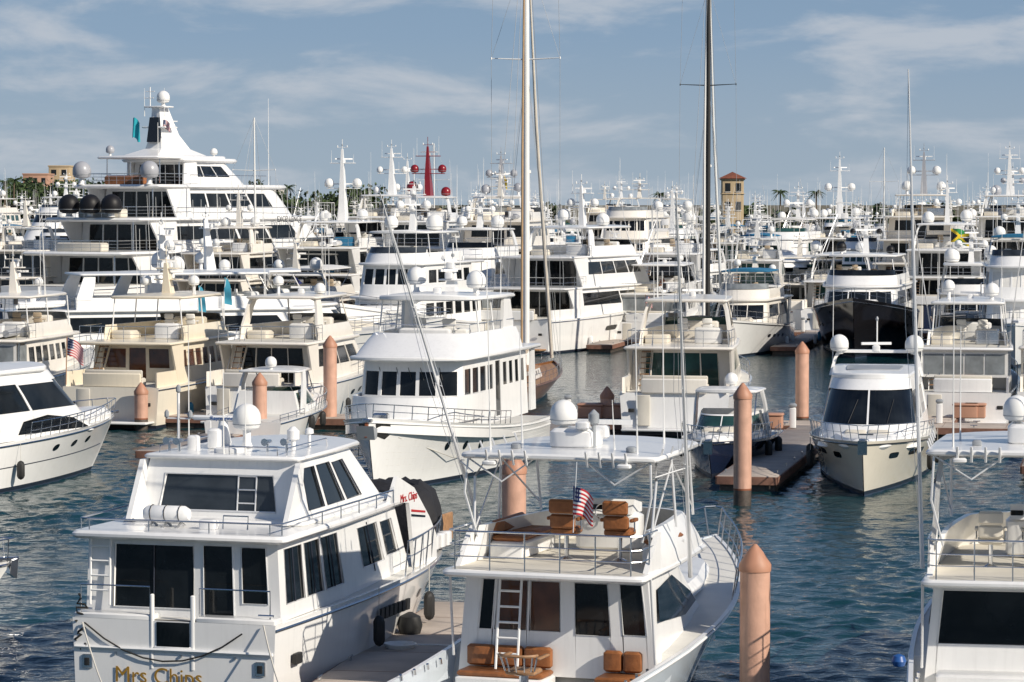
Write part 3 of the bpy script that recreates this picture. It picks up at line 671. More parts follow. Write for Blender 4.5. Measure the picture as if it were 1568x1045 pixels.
        for k in range(4): tube(P,[(4.15,s*(.7+.3*k),zt-.12),(4.0,s*(.7+.3*k),zt+.22)],.03,'alu',6)
        tube(P,[(3.9,s*2.32,1.4),(3.6,s*2.3,3.3)],.03,'alu',6)
        rbox(P,4.0,4.25,s*1.55-.15,s*1.55+.15,zt-.14,zt-.03,'white',.03)
        for k in range(5): tube(P,[(4.7+.8*k,s*2.2,zt+.1),(4.68+.8*k,s*2.26,zt+.28)],.022,'alu',5)
    for yy in (-1.0,.2,1.1): tube(P,[(4.2,yy,zt-.02),(8.2,yy,zt-.02)],.02,'alu',5)
    rbox(P,7.3,7.9,-.9,.9,zt-.28,zt-.02,'white',.05)
    for y in (-1.2,.0,1.2): lathe(P,5.5,y,zt-.06,[(.09,0),(.1,.03),(.1,.06)],'steel',8)
    rbox(P,5.2,6.2,-.45,.55,zt+.15,zt+.62,'white',.08); dome(b,5.7,.35,zt+.62,.31,'dome',.05,18)
    rbox(P,5.1,5.4,-.4,-.1,zt+.62,zt+.8,'white',.04); lathe(P,5.4,-.45,zt+.2,[(.05,0),(.05,.5),(.12,.55),(.12,.75),(.02,.85)],'panel',10)
    radar(b,6.8,-.2,zt+.3,1.4,.1)
    for x_,y_,h_ in ((4.6,1.7,3.5),(4.6,-1.7,3.6),(6.5,1.6,2.6),(7.4,-1.5,4.0),(5.2,-1.0,1.2)): whip(b,x_,y_,zt+.1,h_,-.2)
    for x_,y_ in ((4.9,1.2),(4.8,-1.5)): rbox(P,x_-.12,x_+.12,y_-.1,y_+.1,zt+.16,zt+.3,'panel',.03)
    P=b.p('rails')
    for h,r in ((.85,.024),(.55,.014),(.3,.014)):
        tube(P,[(4.6,-2.15,3.4+h),(3.3,-2.18,3.4+h),(3.12,-2.0,3.4+h),(3.12,2.0,3.4+h),(3.3,2.18,3.4+h),(4.6,2.15,3.4+h)],r,'steel',6)
    for (x_,y_) in [(3.12,-2),(3.12,-1.2),(3.12,-.4),(3.12,.4),(3.12,1.2),(3.12,2),(3.9,2.18),(3.9,-2.18)]: tube(P,[(x_,y_,3.38),(x_,y_,4.25)],.018,'steel',5)
    rail(b,.60,.985,.75,9,r=.024,lean=.12)
    for s in(1,-1):
        for k in range(4): tube(b.p('rod_holders'),[(.8+.8*k,s*2.36,1.3),(.75+.8*k,s*2.36,1.42)],.035,'steel',8)
    P=b.p('outriggers')
    for s in(1,-1):
        b0=Vector((6.6,s*2.35,3.0)); tp=b0+Vector((-4.6,s*.95,8.6))
        if kind==1: b0=Vector((6.0,s*2.4,3.3)); tp=Vector((5.4,s*2.75,14.3))
        tube(P,[tuple(b0),tuple(b0+(tp-b0)*.5),tuple(tp)],[.05,.035,.015],'alu',6)
        mid=b0+(tp-b0)*.5
        if kind==0: tube(P,[(4.6,s*2.1,5.4),tuple(mid*.6+b0*.4)],.018,'alu',5)
        for o in ((.25,0,0),(-.2,0.05,.1),(0,.22,0)):
            o=Vector(o); tube(P,[tuple(b0),tuple(mid+o),tuple(tp)],.006,'alu',3)
        for f in (.3,.5,.7): q=b0+(tp-b0)*f; tube(P,[tuple(q+Vector((.25,0,0))),tuple(q-Vector((.2,0,-.1)))],.01,'alu',4)
    if kind==0:
        tube(b.p('flag'),[(4.0,-.5,5.75),(4.0,-.42,4.2)],.012,'alu',5)
        flag(b,3.95,-.42,5.25,.75,.62,'us',.35,1.,dirx=0,diry=-1)
    else:
        lathe(b.p('fenders'),2.6,2.75,1.6,[(.03,0),(.12,.03),(.16,.13),(.12,.24),(.03,.28)],'blue',12)
        for s in(1,-1): arch(b,4.4,2.1,4.1,5.95,.3,.3,.1,'white',part='hardtop',top=.93)
    return b
b=sportfish(0); x,y=WD(852,65.5); a=radians(19); b.finish(x-4.1*sin(a),y-4.1*cos(a),19)
b=sportfish(1); x,y=WD(1584,64.); a=radians(10); b.finish(x-4.1*sin(a),y-4.1*cos(a),10)
# ================================================================== trawler yacht (bow to camera)
def trawler():
    b=Boat('trawler_yacht'); L=20.5;B=6.1
    hull(b,L,B,1.75,3.05,rk=.05,fl=1.5,nst=36,bul=.55,fdx=3.4,fwx=2.0,m='hullwhite',shp=1.8,rubm='white',fw0=.95)
    for s in(1,-1):
        for v in (.18,.27,.36,.45,.54,.63,.72): tube(b.p('hull'),[b.hpt(k/24,v,s,-.004) for k in range(1,24)],.009,'deck',4)
        tube(b.p('hull'),[b.hpt(k/24,.80,s,.0) for k in range(0,24)],.04,'white',5)
    fn=house(b,3.0,14.0,2.45,2.2,2.1,4.95,rf=.45,tw=.12,nose=.75,side=wins(4,.03,.40,.52,.86,.03)+[(.44,.52,.08,.9)]+wins(4,.56,.97,.5,.86,.03),front=wins(5,.04,.96,.50,.84,.035),aft=[(.3,.6,.03,.85)],nt=1)
    coaming(b,11.5,15.2,2.5,2.2,2.5,3.55,rf=.2,tw=0,nose=1.2,th=.12)
    slab(b,1.6,14.3,2.78,2.5,4.95,.16,nose=.95,camber=.03,e=.05)
    coaming(b,5.0,14.0,2.65,2.35,5.1,6.0,rf=1.9,tw=.30,nose=.85,th=.12,bow=.04)
    slab(b,5.2,11.9,2.3,2.0,5.12,.05,nose=.6,camber=.02,m='nonskid')
    rbox(b.p('superstructure'),14.8,17.6,-1.3,1.3,2.2,2.75,'white',.12)
    for s in(1,-1):
        extr(b.p('superstructure'),[(4.5,5.1),(7.2,5.1),(6.9,7.35),(5.8,7.35)],s*2.2-.07,s*2.2+.07,'white')
        extr(b.p('superstructure'),[(1.9,2.2),(2.9,2.2),(2.8,4.96),(2.2,4.96)],s*2.5-.06,s*2.5+.06,'white')
    slab(b,5.4,11.2,2.45,2.1,7.3,.16,nose=.6,camber=.12,part='hardtop',e=.05)
    for s in(1,-1):
        for xx in (8.4,11.0): tube(b.p('hardtop'),[(xx,s*2.15,5.9),(xx,s*2.0,7.35)],.035,'white')
    P=b.p('rails')
    pr=[(5.2,-2.3,6.35),(12.2,-2.05,6.35),(12.7,-1.5,6.35),(12.85,0,6.35),(12.7,1.5,6.35),(12.2,2.05,6.35),(5.2,2.3,6.35)]
    tube(P,pr,.02,'steel')
    for q in pr+[(7.5,-2.25,6.35),(10,-2.15,6.35),(7.5,2.25,6.35),(10,2.15,6.35)]: tube(P,[(q[0],q[1],5.9),q],.015,'steel',4)
    for y in (-.8,.5): chair(b,9.9,y,5.12,'canvas',1.1)
    rbox(b.p('seats'),10.9,11.5,-1.2,1.0,5.12,6.15,'white',.08)
    rbox(b.p('seats'),7.2,9.0,-1.9,-1.2,5.12,5.6,'cushion',.08); rbox(b.p('seats'),7.2,9.0,1.2,1.9,5.12,5.6,'canvas',.08); rbox(b.p('seats'),6.0,6.8,-1.2,.6,5.12,5.95,'white',.08)
    dome(b,8.6,1.45,7.5,.42,'dome',.25,18); dome(b,6.6,-1.7,7.5,.42,'dome',.35,18)
    radar(b,9.6,0,7.5,1.8,.2); mast(b,7.2,7.45,1.3,.5,random.Random(2),domes=0)
    for x_,y_,h_ in ((6,1.9,5),(6,-1.9,5),(9,2,3),(10.5,-1.9,2.4)): whip(b,x_,y_,7.45,h_,-.2)
    lathe(b.p('deck_gear'),13.2,-.9,5.12,[(.05,0),(.05,.2),(.12,.22),(.12,.42)],'steel',8)
    rail(b,.42,.985,.55,13,r=.024,lean=.04)
    for k in (.2,.38,.5,.62,.8):
        q=fn('F',k,.9,-.02); tube(b.p('deck_gear'),[(q[0],q[1],q[2]),(q[0]+.04,q[1]+.15,q[2]-.5)],.012,'rubber',4)
    P=b.p('anchor')
    rbox(P,19.9,20.75,-.16,.16,2.85,3.0,'steel',.03)
    extr(P,[(20.7,2.95),(20.75,2.3),(20.6,2.2),(20.5,2.9)],-.05,.05,'rust'); extr(P,[(20.9,2.75),(20.7,2.2),(20.4,2.25),(20.3,2.6)],-.35,.35,'panel')
    for s in(1,-1):
        pts=[b.hpt(t,v,s,.02) for t,v in ((.955,.95),(.985,.95),(.985,.76),(.965,.72),(.95,.8))]; P.add(pts,[tuple(range(5))],'rubber')
    rbox(b.p('deck_gear'),18.3,18.8,-.3,.3,2.6,3.1,'steel',.06)
    for t in (.6,.68,.76): port(b,t,.62,.34,.34,k=2)
    for s in (1,-1):
        q=b.hpt(.93,.75,s)
        tube(b.p('mooring_lines'),[q,(q[0]-4,q[1]+s*1.2,q[2]-1.1),(q[0]-9,q[1]+s*1.2,.7)],.02,'rope',4)
    return b
b=trawler(); x,y=W(568,757); b.finish(x-.1,y-1,193.,bow=True)
# ================================================================== express yacht, bow to camera
def express(name='express_cruiser',L=17.5,B=5.2,hm='hullcream',m='white',seed=0,gl='glass',low=False):
    b=Boat(name); hs=1.65;hb=2.25
    if low: hs,hb=1.2,1.6
    hull(b,L,B,hs,hb,rk=.10,fl=1.3,nst=34,m=hm,bul=.02,fdx=2.5,fwx=1.8,shp=1.3,rubm='black' if not low else 'steel')
    z0=hs+.05
    slab(b,L*.5,L*.86,B*.36,B*.20,z0+.05,.40,nose=B*.25,camber=.12,e=.18,m=m)
    if not low:
        fn=house(b,2.6,12.4,2.25,2.0,z0,z0+2.55,rf=3.3,tw=.42,nose=1.5,side=[(.10,.52,.36,.80),(.54,1,.34,.80)],front=[(0,.49,.34,.84),(.51,1,.34,.84)],aft=[(.2,.8,.02,.85)],m=m,g=gl,bow=.05,nt=3)
        slab(b,1.6,9.0,1.9,1.62,z0+2.52,.14,nose=1.5,camber=.12,e=.05,m=m,part='hardtop')
        slab(b,4.2,7.4,1.2,1.1,z0+2.72,.05,nose=.4,camber=.05,m='panel',part='hardtop')
        arch(b,3.2,1.95,z0+2.3,z0+3.3,-.5,.7,.12,m)
        dome(b,3.0,1.6,z0+3.2,.40,'dome',.1,16); dome(b,3.0,-1.6,z0+3.2,.40,'dome',.1,16); radar(b,3.6,0,z0+3.3,1.3,.3)
        tube(b.p('antennas'),[(2.7,0,z0+3.3),(2.7,0,z0+4.6)],.03,'white'); lathe(b.p('antennas'),2.7,0,z0+4.6,[(.05,0),(.08,.1),(.02,.2)],'panel',6)
        for y in (-1.9,1.9): whip(b,2.6,y,z0+2.8,4.5,-.5)
        for t0 in (.62,.70): port(b,t0,.72,1.1,.22,k=4)
        port(b,.84,.70,.9,.22,k=4)
        for k in (.3,.7): q=fn('F',k,.36,-.03); p=fn('F',k+.08,.7,-.03); tube(b.p('wipers'),[q,p],.012,'rubber',4)
    else:
        fn=house(b,L*.30,L*.66,B*.40,B*.34,z0,z0+1.15,rf=1.7,tw=.25,nose=1.1,side=[(.1,.95,.35,.9,gl)],front=[(.03,.49,.15,.95,gl),(.51,.97,.15,.95,gl)],m=m,cap=False)
        arch(b,L*.34,B*.42,z0+.1,z0+2.1,.9,.7,.1,m)
        slab(b,L*.32,L*.52,B*.38,B*.34,z0+2.0,.09,nose=.4,camber=.1,part='hardtop',m=m)
        dome(b,L*.36,0,z0+2.15,.28,'dome',.1,14)
        for s in(1,-1): tube(b.p('hardtop'),[(L*.56,s*B*.33,z0+1.1),(L*.5,s*B*.33,z0+2.0)],.03,'steel')
        rbox(b.p('seats'),L*.36,L*.36+.7,-B*.2,B*.2,z0,z0+.7,'cushion',.08)
        for t0 in (.6,.68,.76): port(b,t0,.7,.7,.2,k=2.5)
    rbox(b.p('seats'),L*.62,L*.76,-B*.17,-.02,z0+.45,z0+.68,'cushion',.07); rbox(b.p('seats'),L*.62,L*.76,.02,B*.17,z0+.45,z0+.68,'cushion',.07) 
    rbox(b.p('hatches'),L*.79,L*.82,-.3,.3,z0+.5,z0+.6,'glassb',.03)
    rail(b,.45,.985,.62,11,r=.02,lean=.10)
    rbox(b.p('anchor'),L-.5,L+.15,-.12,.12,b.sheer(1)+.0,b.sheer(1)+.1,'steel',.02); extr(b.p('anchor'),[(L+.1,b.sheer(1)+.05),(L+.05,b.sheer(1)-.5),(L-.15,b.sheer(1)-.35),(L-.1,b.sheer(1))],-.18,.18,'steel')
    rbox(b.p('swim_platform'),-1.3,.1,-B*.43,B*.43,.3,.42,'teak',.03)
    for s in(1,-1):
        for t in (.35,.55): q=b.hpt(t,.8,s,.16); fender(b,q[0],q[1],.5,.16,.75,'rubber')
    if low: rail(b,.02,.3,.3,3)
    return b
b=express(); x,y=W(1322,768); b.finish(x,y,189.,bow=True)
def express_left():
    b=Boat('express_cruiser'); L=17;B=5.0; hs=1.9;hb=2.35
    hull(b,L,B,hs,hb,rk=.12,fl=1.3,nst=34,m='hullwhite',bul=.02,fdx=2.4,fwx=1.8,shp=1.3,rubm='steel')
    for s in(1,-1): tube(b.p('stripes'),[b.hpt(k/24,.5,s,.005) for k in range(0,24)],.022,'boot',4)
    slab(b,7.5,14.8,1.9,.9,1.95,.62,nose=1.3,camber=.15,e=.25)
    fn=house(b,2.2,12.2,2.25,1.85,2.0,4.6,rf=2.9,tw=.45,nose=1.3,bow=.08,nt=3,side=[(.08,.30,.45,.84,'glass'),(.32,.60,.42,.84,'glass'),(.62,1,.42,.82,'glass')],front=[(0,.32,.42,.86,'glassb'),(.34,.66,.42,.86,'glassb'),(.68,1,.42,.86,'glassb')])
    for s in 'SP': gpanel(b,fn,s,[(.42,.08),(.50,.27),(.72,.33),(.92,.24),(1.0,.06)],'glass')
    slab(b,1.2,9.0,1.95,1.6,4.58,.16,nose=1.2,camber=.16,e=.06,part='hardtop')
    arch(b,2.4,2.1,2.8,5.0,.6,1.0,.12,'white')
    dome(b,3.2,0,4.95,.32,'dome',.2,16); radar(b,4.0,0,4.9,1.1,.3); whip(b,2.8,1.5,4.8,3,-.4); whip(b,2.8,-1.5,4.8,3,-.4)
    for t0 in (.55,.66,.76): port(b,t0,.72,.5,.24,k=2.2)
    rail(b,.40,.985,.65,13,r=.022,lean=.1)
    rbox(b.p('anchor'),L-.5,L+.2,-.12,.12,hb,hb+.1,'steel',.02); rbox(b.p('seats'),11.0,13.0,-.9,.9,2.6,2.82,'cushion',.08)
    rbox(b.p('swim_platform'),-1.3,.1,-2.1,2.1,.3,.42,'teak',.03)
    for t in (.35,): q=b.hpt(t,.8,-1,.16); fender(b,q[0],q[1],.5,.16,.75,'rubber')
    return b
b=express_left(); b.finish(*WD(174,129),24.,bow=True)
b=express('express_cruiser',12.5,3.9,'navy','white',low=True,gl='glassg'); x,y=W(1085,738); b.finish(x,y,191.,bow=True)
b=express('express_cruiser',13.,4.0,'hullwhite','white',low=True,gl='glassg'); x,y=W(300,700,.0); b.finish(x+1.6,y+5,12.)
b=express('express_cruiser',13.,4.2,'hullwhite','white',low=True); b.finish(*WD(16,82),60.,bow=True)
# ================================================================== row 1 far side (sterns to camera)
GA=11.5
def g2(px,D,a,*args,bow=None,**k):
    b=gen(*args,**k); x,y=WD(px,D); b.finish(x,y,a,bow=bow); return b
g2(168,151,GA+4,'flybridge_yacht',19.5,5.6,11,'classic','cream',top='hard',nd=1,hb=3.0,g='brownglass',nst=26,mastn=1,hs=2.1,encl=False,fp=0)
g2(382,151,GA+4,'flybridge_yacht',19,5.4,12,'sleek','warm',top='hard',nd=1,nst=26,mastn=0,domes=2,hs=2.1,fp=0)
g2(1032,146,GA-1,'flybridge_yacht',18,5.8,13,'sleek','warm',top='hard',nd=1,nst=26,mastn=0,domes=0,g='glassg',hs=2.1,fp=0)
g2(1475,151,GA,'flybridge_yacht',18,5.2,14,'classic','white',top='hard',nd=1,nst=26,mastn=0,domes=2,rig=True,encl=True,fp=0)
g2(1640,150,GA,'flybridge_yacht',20,5.6,15,'classic','warm',top='hard',nd=1,nst=22,mastn=0,domes=2)
g2(-60,158,GA,'flybridge_yacht',20,5.6,16,'classic','warm',top='hard',nd=1,nst=22,fp=0)
# ================================================================== sailboats
def sailboat(hullm='wood',L=17,B=4.4,mh=27,mm='dome',mr=.16,sp=(.42,.72),furl=True,dark=False):
    b=Boat('sailboat'); hull(b,L,B,1.15,1.7,rk=.14,fl=.9,m=hullm,nst=26,bul=.12,fdx=1.9,fwx=1.6,deckm='teak',rubm='wood',fw0=.72,capm='wood')
    house(b,4.5,9.5,1.15,.9,1.2,1.75,rf=.4,tw=.1,nose=.4,side=wins(4,.1,.9,.3,.8,.06),m='white'); slab(b,4.4,9.3,1.1,.85,1.75,.05,nose=.4,camber=.08,m='teak' if hullm=='wood' else 'white')
    coaming(b,1.5,4.5,1.2,1.2,1.2,1.55,rf=0,nose=0,tw=0,segs='SP',m='wood' if hullm=='wood' else 'white')
    slab(b,2.2,4.6,1.3,1.2,3.0,.04,nose=.1,camber=.18,m='canvastan' if hullm=='wood' else 'canvasblack',part='bimini_top')
    for s in(1,-1):
        for xx in(2.3,4.5): tube(b.p('bimini_top'),[(3.3,s*1.3,1.3),(xx,s*1.25,3.02)],.018,'steel',5)
    mx=9.2; P=b.p('mast')
    tube(P,[(mx,0,1.3),(mx,0,mh*.6),(mx-.15,0,mh)],[mr,mr,mr*.8],mm,12)
    for f in sp:
        z=mh*f
        for s in(1,-1): tube(P,[(mx,0,z),(mx-.25,s*2.1*(1.05-.3*f)*1.15,z+.08)],[.05,.025],mm,6)
        for q in (-1,1): lathe(P,mx-.25,q*2.1*(1.05-.3*f)*1.15,z,[(.04,0),(.05,.08),(.02,.15)],mm,6)
    RG=b.p('rigging')
    for s in(1,-1):
        tube(RG,[(mx-.1,s*B*.46,1.3)]+[(mx-.25,s*2.1*(1.05-.3*f)*1.15,mh*f+.05) for f in sp]+[(mx-.15,0,mh)],.012,'panel',4)
        tube(RG,[(mx-.6,s*B*.46,1.3),(mx-.05,0,mh*sp[0])],.010,'panel',4); tube(RG,[(mx+.6,s*B*.45,1.3),(mx,0,mh*sp[0])],.010,'panel',4)
        tube(RG,[(mx-.25,s*2.1*(1.05-.3*sp[0])*1.15,mh*sp[0]+.05),(mx,0,mh*sp[1])],.01,'panel',4)
    tube(RG,[(L-.2,0,1.8),(mx,0,mh)],.014,'panel',4); tube(RG,[(.1,.5,1.3),(mx-.15,0,mh)],.014,'panel',4); tube(RG,[(.1,-.5,1.3),(mx-.15,0,mh)],.014,'panel',4)
    if furl:
        tube(b.p('furled_sail'),[(L-.8,0,1.9),(mx+3.,0,mh*.55),(mx+.3,0,mh*.93)],[.11,.10,.04],'sailcover' if not dark else 'dome',8)
        if not dark: tube(b.p('furled_sail'),[(mx-2.4,-.2,2.0),(mx-1.7,-.1,mh*.5),(mx-.6,0,mh*.9)],[.07,.07,.05],'mastwood',8)
        else: tube(b.p('furled_sail'),[(mx-.1,.30,2.4),(mx-.05,.27,mh*.5),(mx-.1,.1,mh*.95)],[.12,.11,.06],'dome',8)
    tube(b.p('boom'),[(mx-.1,0,2.5),(3.2,0,2.65)],.10,mm,8); tube(b.p('boom'),[(mx-.3,0,2.72),(6,0,2.85),(3.3,0,2.78)],[.2,.17,.1],'canvasblack' if dark else 'sailcover',8)
    lathe(b.p('mast'),mx+.3,0,mh*.45,[(.1,0),(.22,.05),(.22,.2),(.1,.28)],'dome',10)
    rail(b,.02,.98,.6,14,ins=.06,r=.012)
    return b
b=sailboat('wood',18,4.4,29,'dome',.19,(.68,.90),True); a=radians(GA)
x,y=WD(806,176); b.finish(x-9.2*sin(a),y-9.2*cos(a),GA)
b=sailboat('hullwhite',19,4.8,31,'rubber',.17,(.645,.88),True,True); x,y=WD(1084,222); a2=radians(11); b.finish(x-9.2*sin(a2),y-9.2*cos(a2),11.)
b=sailboat('hullwhite',15,4.2,19,'dome',.08,(.5,.75),False); b.finish(*WD(345,262),GA); b.finish(*WD(1345,410),GA); b.finish(*WD(640,380),GA)
# ================================================================== row 2 (dock 2 at ~255)
g2(520,203,194,'motor_yacht',31,7.6,21,'classic','white',nd=2,top='hard',domes=2,bow=True,hb=4.6,nst=24)
g2(775,226,25,'motor_yacht',36,7.8,22,'sleek','white',nd=2,top='hard',domes=3,nst=24,fp=0)
g2(1306,217,190,'motor_yacht',27,8.0,23,'sleek','white',hm='black',nd=1,top='hard',domes=2,dm='domeblack',bow=True,nst=24,hb=4.5,hs=2.8)
g2(425,222,12,'motor_yacht',24,6.2,24,'sleek','warm',nd=1,top='bimini',domes=2,fp=0)
g2(60,192,58,'motor_yacht',30,6.8,25,'sleek','white',nd=1,top='hard',g='glassb',fp=0)
g2(-60,186,70,'motor_yacht',32,6.8,26,'sleek','white',nd=1,top='hard',fp=0)
g2(990,236,12,'sportfishing_yacht',22,6.0,27,'classic','white',nd=1,top='hard',rig=True,tower=True)
g2(1205,262,12,'motor_yacht',24,6.2,28,'classic','warm',nd=1,top='hard')
g2(1480,225,190,'motor_yacht',25,6.4,29,'sleek','white',nd=1,top='hard',bow=True)
g2(1555,205,190,'motor_yacht',26,6.4,30,'classic','white',nd=2,top='bimini',bow=True)
g2(655,230,192,'motor_yacht',30,7.0,31,'sleek','white',nd=2,top='hard',bow=True)
g2(300,262,16,'motor_yacht',28,6.8,32,'sleek','warm',nd=2,top='hard',fp=0)
g2(915,266,12,'sportfishing_yacht',22,6.0,33,'classic','white',nd=1,top='hard',rig=True)
g2(1118,218,191,'motor_yacht',21,5.8,34,'sleek','warm',nd=1,top='bimini',bow=True)
# big yacht upper left
def mega2():
    b=Boat('motor_superyacht'); L=56;B=10.8
    hull(b,L,B,4.0,6.6,rk=.12,fl=1.2,nst=30,m='hullwhite',bul=0,fdx=2.6,fwx=1.9)
    S='superstructure'; z=3.98
    specs=[(9,43,4.9,5.4),(12,40,4.7,5.2),(15,35,4.2,4.4),(18,28,3.0,1.4)]
    for k,(xa,xb,w,ov) in enumerate(specs):
        hg=2.65 if k<3 else 2.1
        house(b,xa,xb,w,w*.85,z,z+hg,rf=3.4,tw=.15,nose=w*.8,bow=.06,nt=2,side=wins(4 if k<3 else 3,.04,.9,.36,.84,.015),front=wins(5,.06,.94,.4,.88,.015),aft=wins(5,.08,.92,.03,.9,.012))
        slab(b,xa-ov,xb-3+1.4,w+.5,w*.86,z+hg,.36,nose=w*.95,camber=.08,e=.16)
        for s in(1,-1):
            extr(b.p(S),[(xa-1,z),(xa+1.5,z),(xa+1.2,z+hg+.02),(xa-ov*.6,z+hg+.02)],s*(w+.1)-.08,s*(w+.1)+.08,'white')
            tube(b.p('rails'),[(xa-ov+.4,s*w*.9,z),(xa-ov+.4,s*w*.9,z+hg)],.07,'steel')
        z+=hg+.36
        P=b.p('rails')
        if k<3:
            for h,r in ((1.0,.035),(.7,.015),(.4,.015)): tube(P,[(xa+1,-w,z+h),(xa-ov+.2,-w,z+h),(xa-ov+.2,w,z+h),(xa+1,w,z+h)],r,'steel',5)
            for i in range(11): yy=-w+2*w*i/10; tube(P,[(xa-ov+.2,yy,z),(xa-ov+.2,yy,z+1)],.02,'steel',4)
            rbox(b.p('seats'),xa-ov+1.2,xa-ov+2.4,-w*.5,w*.5,z,z+.8,'orange' if k==2 else 'cushion',.1)
            for s in(1,-1):
                for i in range(9): xx=xa+1+i*(xb-xa-6)/8; tube(P,[(xx,s*(w+.35),z),(xx,s*(w+.35),z+.9)],.02,'steel',4)
                tube(P,[(xa+1,s*(w+.35),z+.9),(xb-5,s*(w*.9+.3),z+.9)],.03,'steel',5)
    slab(b,12.5,25.,3.4,2.4,z-.1,.22,nose=2.0,camber=.25,e=.1,sl=.0)
    for s in(1,-1):
        tube(b.p('rails'),[(13.5,s*2.9,z-2.3),(13.5,s*2.9,z-.1)],.06,'steel')
    P=b.p('mast'); zt=z+.2
    loft(P,[[(14.5,-2.0,zt),(23.5,-1.8,zt),(23.5,1.8,zt),(14.5,2.0,zt)],[(16.8,-.9,zt+.7),(21.6,-.9,zt+.7),(21.6,.9,zt+.7),(16.8,.9,zt+.7)],[(17.2,-.6,zt+2.0),(20.2,-.6,zt+2.0),(20.2,.6,zt+2.0),(17.2,.6,zt+2.0)],[(17.2,-.4,zt+4.6),(18.6,-.4,zt+4.6),(18.6,.4,zt+4.6),(17.2,.4,zt+4.6)]],'white',cap1=True)
    loft(P,[[(16.6,-.62,zt+1.3),(17.9,-.62,zt+1.3),(17.9,.62,zt+1.3),(16.6,.62,zt+1.3)],[(16.9,-.47,zt+3.6),(17.6,-.47,zt+3.6),(17.6,.47,zt+3.6),(16.9,.47,zt+3.6)]],'black',cap1=True)
    rbox(P,16.8,18.9,-1.3,1.3,zt+2.6,zt+2.75,'white',.04); rbox(P,16.9,18.6,-1.1,1.1,zt+4.5,zt+4.65,'white',.04)
    dome(b,17.8,-.45,zt+4.65,.62,'dome',.3,16); radar(b,19.2,.3,zt+2.9,2.4,.3); radar(b,18.6,.4,zt+3.8,2.,-.5)
    tube(P,[(17.2,.6,zt+4.6),(17.2,.6,zt+6.4)],.06,'white'); tube(P,[(17.2,.1,zt+6.),(17.2,1.1,zt+6.)],.04,'white'); tube(P,[(17.2,.2,zt+5.4),(17.2,1.3,zt+5.4)],.04,'white')
    for s in(1,-1): whip(b,17,s*1.1,zt+3.7,2.6,0,0,r=.03)
    flag(b,16.2,1.9,zt+3.6,1.3,1.9,'canvasteal',.35,2,dirx=0,diry=-1); flag(b,17,-.9,zt+3.4,1.2,.8,'us',.3,2,dirx=0,diry=-1)
    whip(b,13.2,-2.9,zt,3,r=.04); whip(b,33,-2.5,z-3,9,r=.04)
    z3=3.98+3*3.01; z2=3.98+2*3.01
    for (x_,y_,r_,m_,zz,pd) in ((10.9,3.9,.85,'domegrey',z3,.6),(10.9,-3.5,.85,'domegrey',z3,.6),(14.0,2.9,.40,'domegrey',z+.15,.3),(24.0,-2.0,.35,'dome',z+.1,.3)): dome(b,x_,y_,zz,r_,m_,pd,18)
    for y_ in (2.5,.2,-2.1): dome(b,6.9,y_,z2+.1,.95,'domeblack',.3,18)
    rail(b,.45,.99,1.0,16,r=.03)
    b.texts.append(('EXCELLENCE',.8,(33,-4.85,3.98+2*3.01-.25),(pi/2,0,.02),'black','name_lettering'))
    return b
b=mega2(); x,y=WD(156,270); b.finish(x-4,y-6,27.)
# ================================================================== rows behind: shared boat library
LIB=[]
R=random.Random(8)
for i in range(28):
    L_=R.choice((20,22,24,28,32,36,40,44)); st=R.choice(('sleek','classic','sleek'))
    LIB.append(gen('motor_yacht' if i%4 else 'sportfishing_yacht',L_ if i%4 else min(L_,28),L_*.17+1.9 if i%4 else min(L_,28)*.17+1.9,200+i,st,R.choice(('white','white','white','warm')),hm=R.choice((None,None,None,'navy','black')),top=R.choice(('hard','hard','bimini','none')),rig=(i%4==0),tower=(i%4==0),dm=('domegrey' if i in(5,11,17) else 'dome'),domes=R.choice((0,1,1,2)),nst=12,nd=(1 if i%4==0 else R.choice((None,None,2))),g=R.choice(('glass','glass','glassb','glassg')),mh=R.choice((.7,1,1.3))))
def row(D0,step,away,seed,jit=4,skip=()):
    R=random.Random(seed); half=.17*D0+14; x=-half
    last=-1
    while x<half:
        k=R.randrange(len(LIB))
        while k==last: k=(k+3)%len(LIB)
        last=k; b=LIB[k]
        x+=b.B/2+R.uniform(.6,1.6)*step
        y=D0-(x)*.10+R.uniform(-jit,jit)
        if not any(s0<x/y*F+CX<s1 for s0,s1 in skip): b.finish(x,y,GA+(0 if away else 180)+R.uniform(-2,2),bow=not away)
        x+=b.B/2
row(262,1.3,True,1,2,skip=((40,440),(560,660),(760,980),(1170,1250),(250,330)))
row(318,1.2,False,2,5,skip=((60,330),))
row(368,1.1,True,3,5)
row(425,1.1,False,4,6)
row(475,1.2,True,5,6)
row(545,1.2,False,6,6)
red=gen('motor_superyacht',38,8.4,311,'sleek','white',nd=3,top='hard',domes=2,dm='domered',nst=16,mh=1.5,mm='domered'); red.finish(*WD(598,268),GA)
big=gen('motor_superyacht',44,9,301,'sleek','white',nd=3,top='hard',domes=3,dm='dome',nst=16,mh=1.6); big.finish(*WD(535,300),GA); big.finish(*WD(1535,310),GA)
big2=gen('motor_superyacht',42,9,302,'sleek','white',nd=3,top='hard',domes=3,dm='domegrey',nst=16,mh=1.7,mm='domegrey'); big2.finish(*WD(715,300),GA)
big4=gen('motor_superyacht',40,8.6,307,'sleek','white',nd=2,top='hard',domes=2,nst=16,mh=1.9); big4.finish(*WD(575,340),GA); big4.finish(*WD(455,262),GA); big4.finish(*WD(1265,330),GA)
big3=gen('motor_superyacht',45,9.4,305,'classic','warm',hm='navy',nd=3,top='hard',domes=3,dm='dome',nst=16,g='glass',mh=1.3,mm='domegrey'); big3.finish(*WD(1395,300),GA)
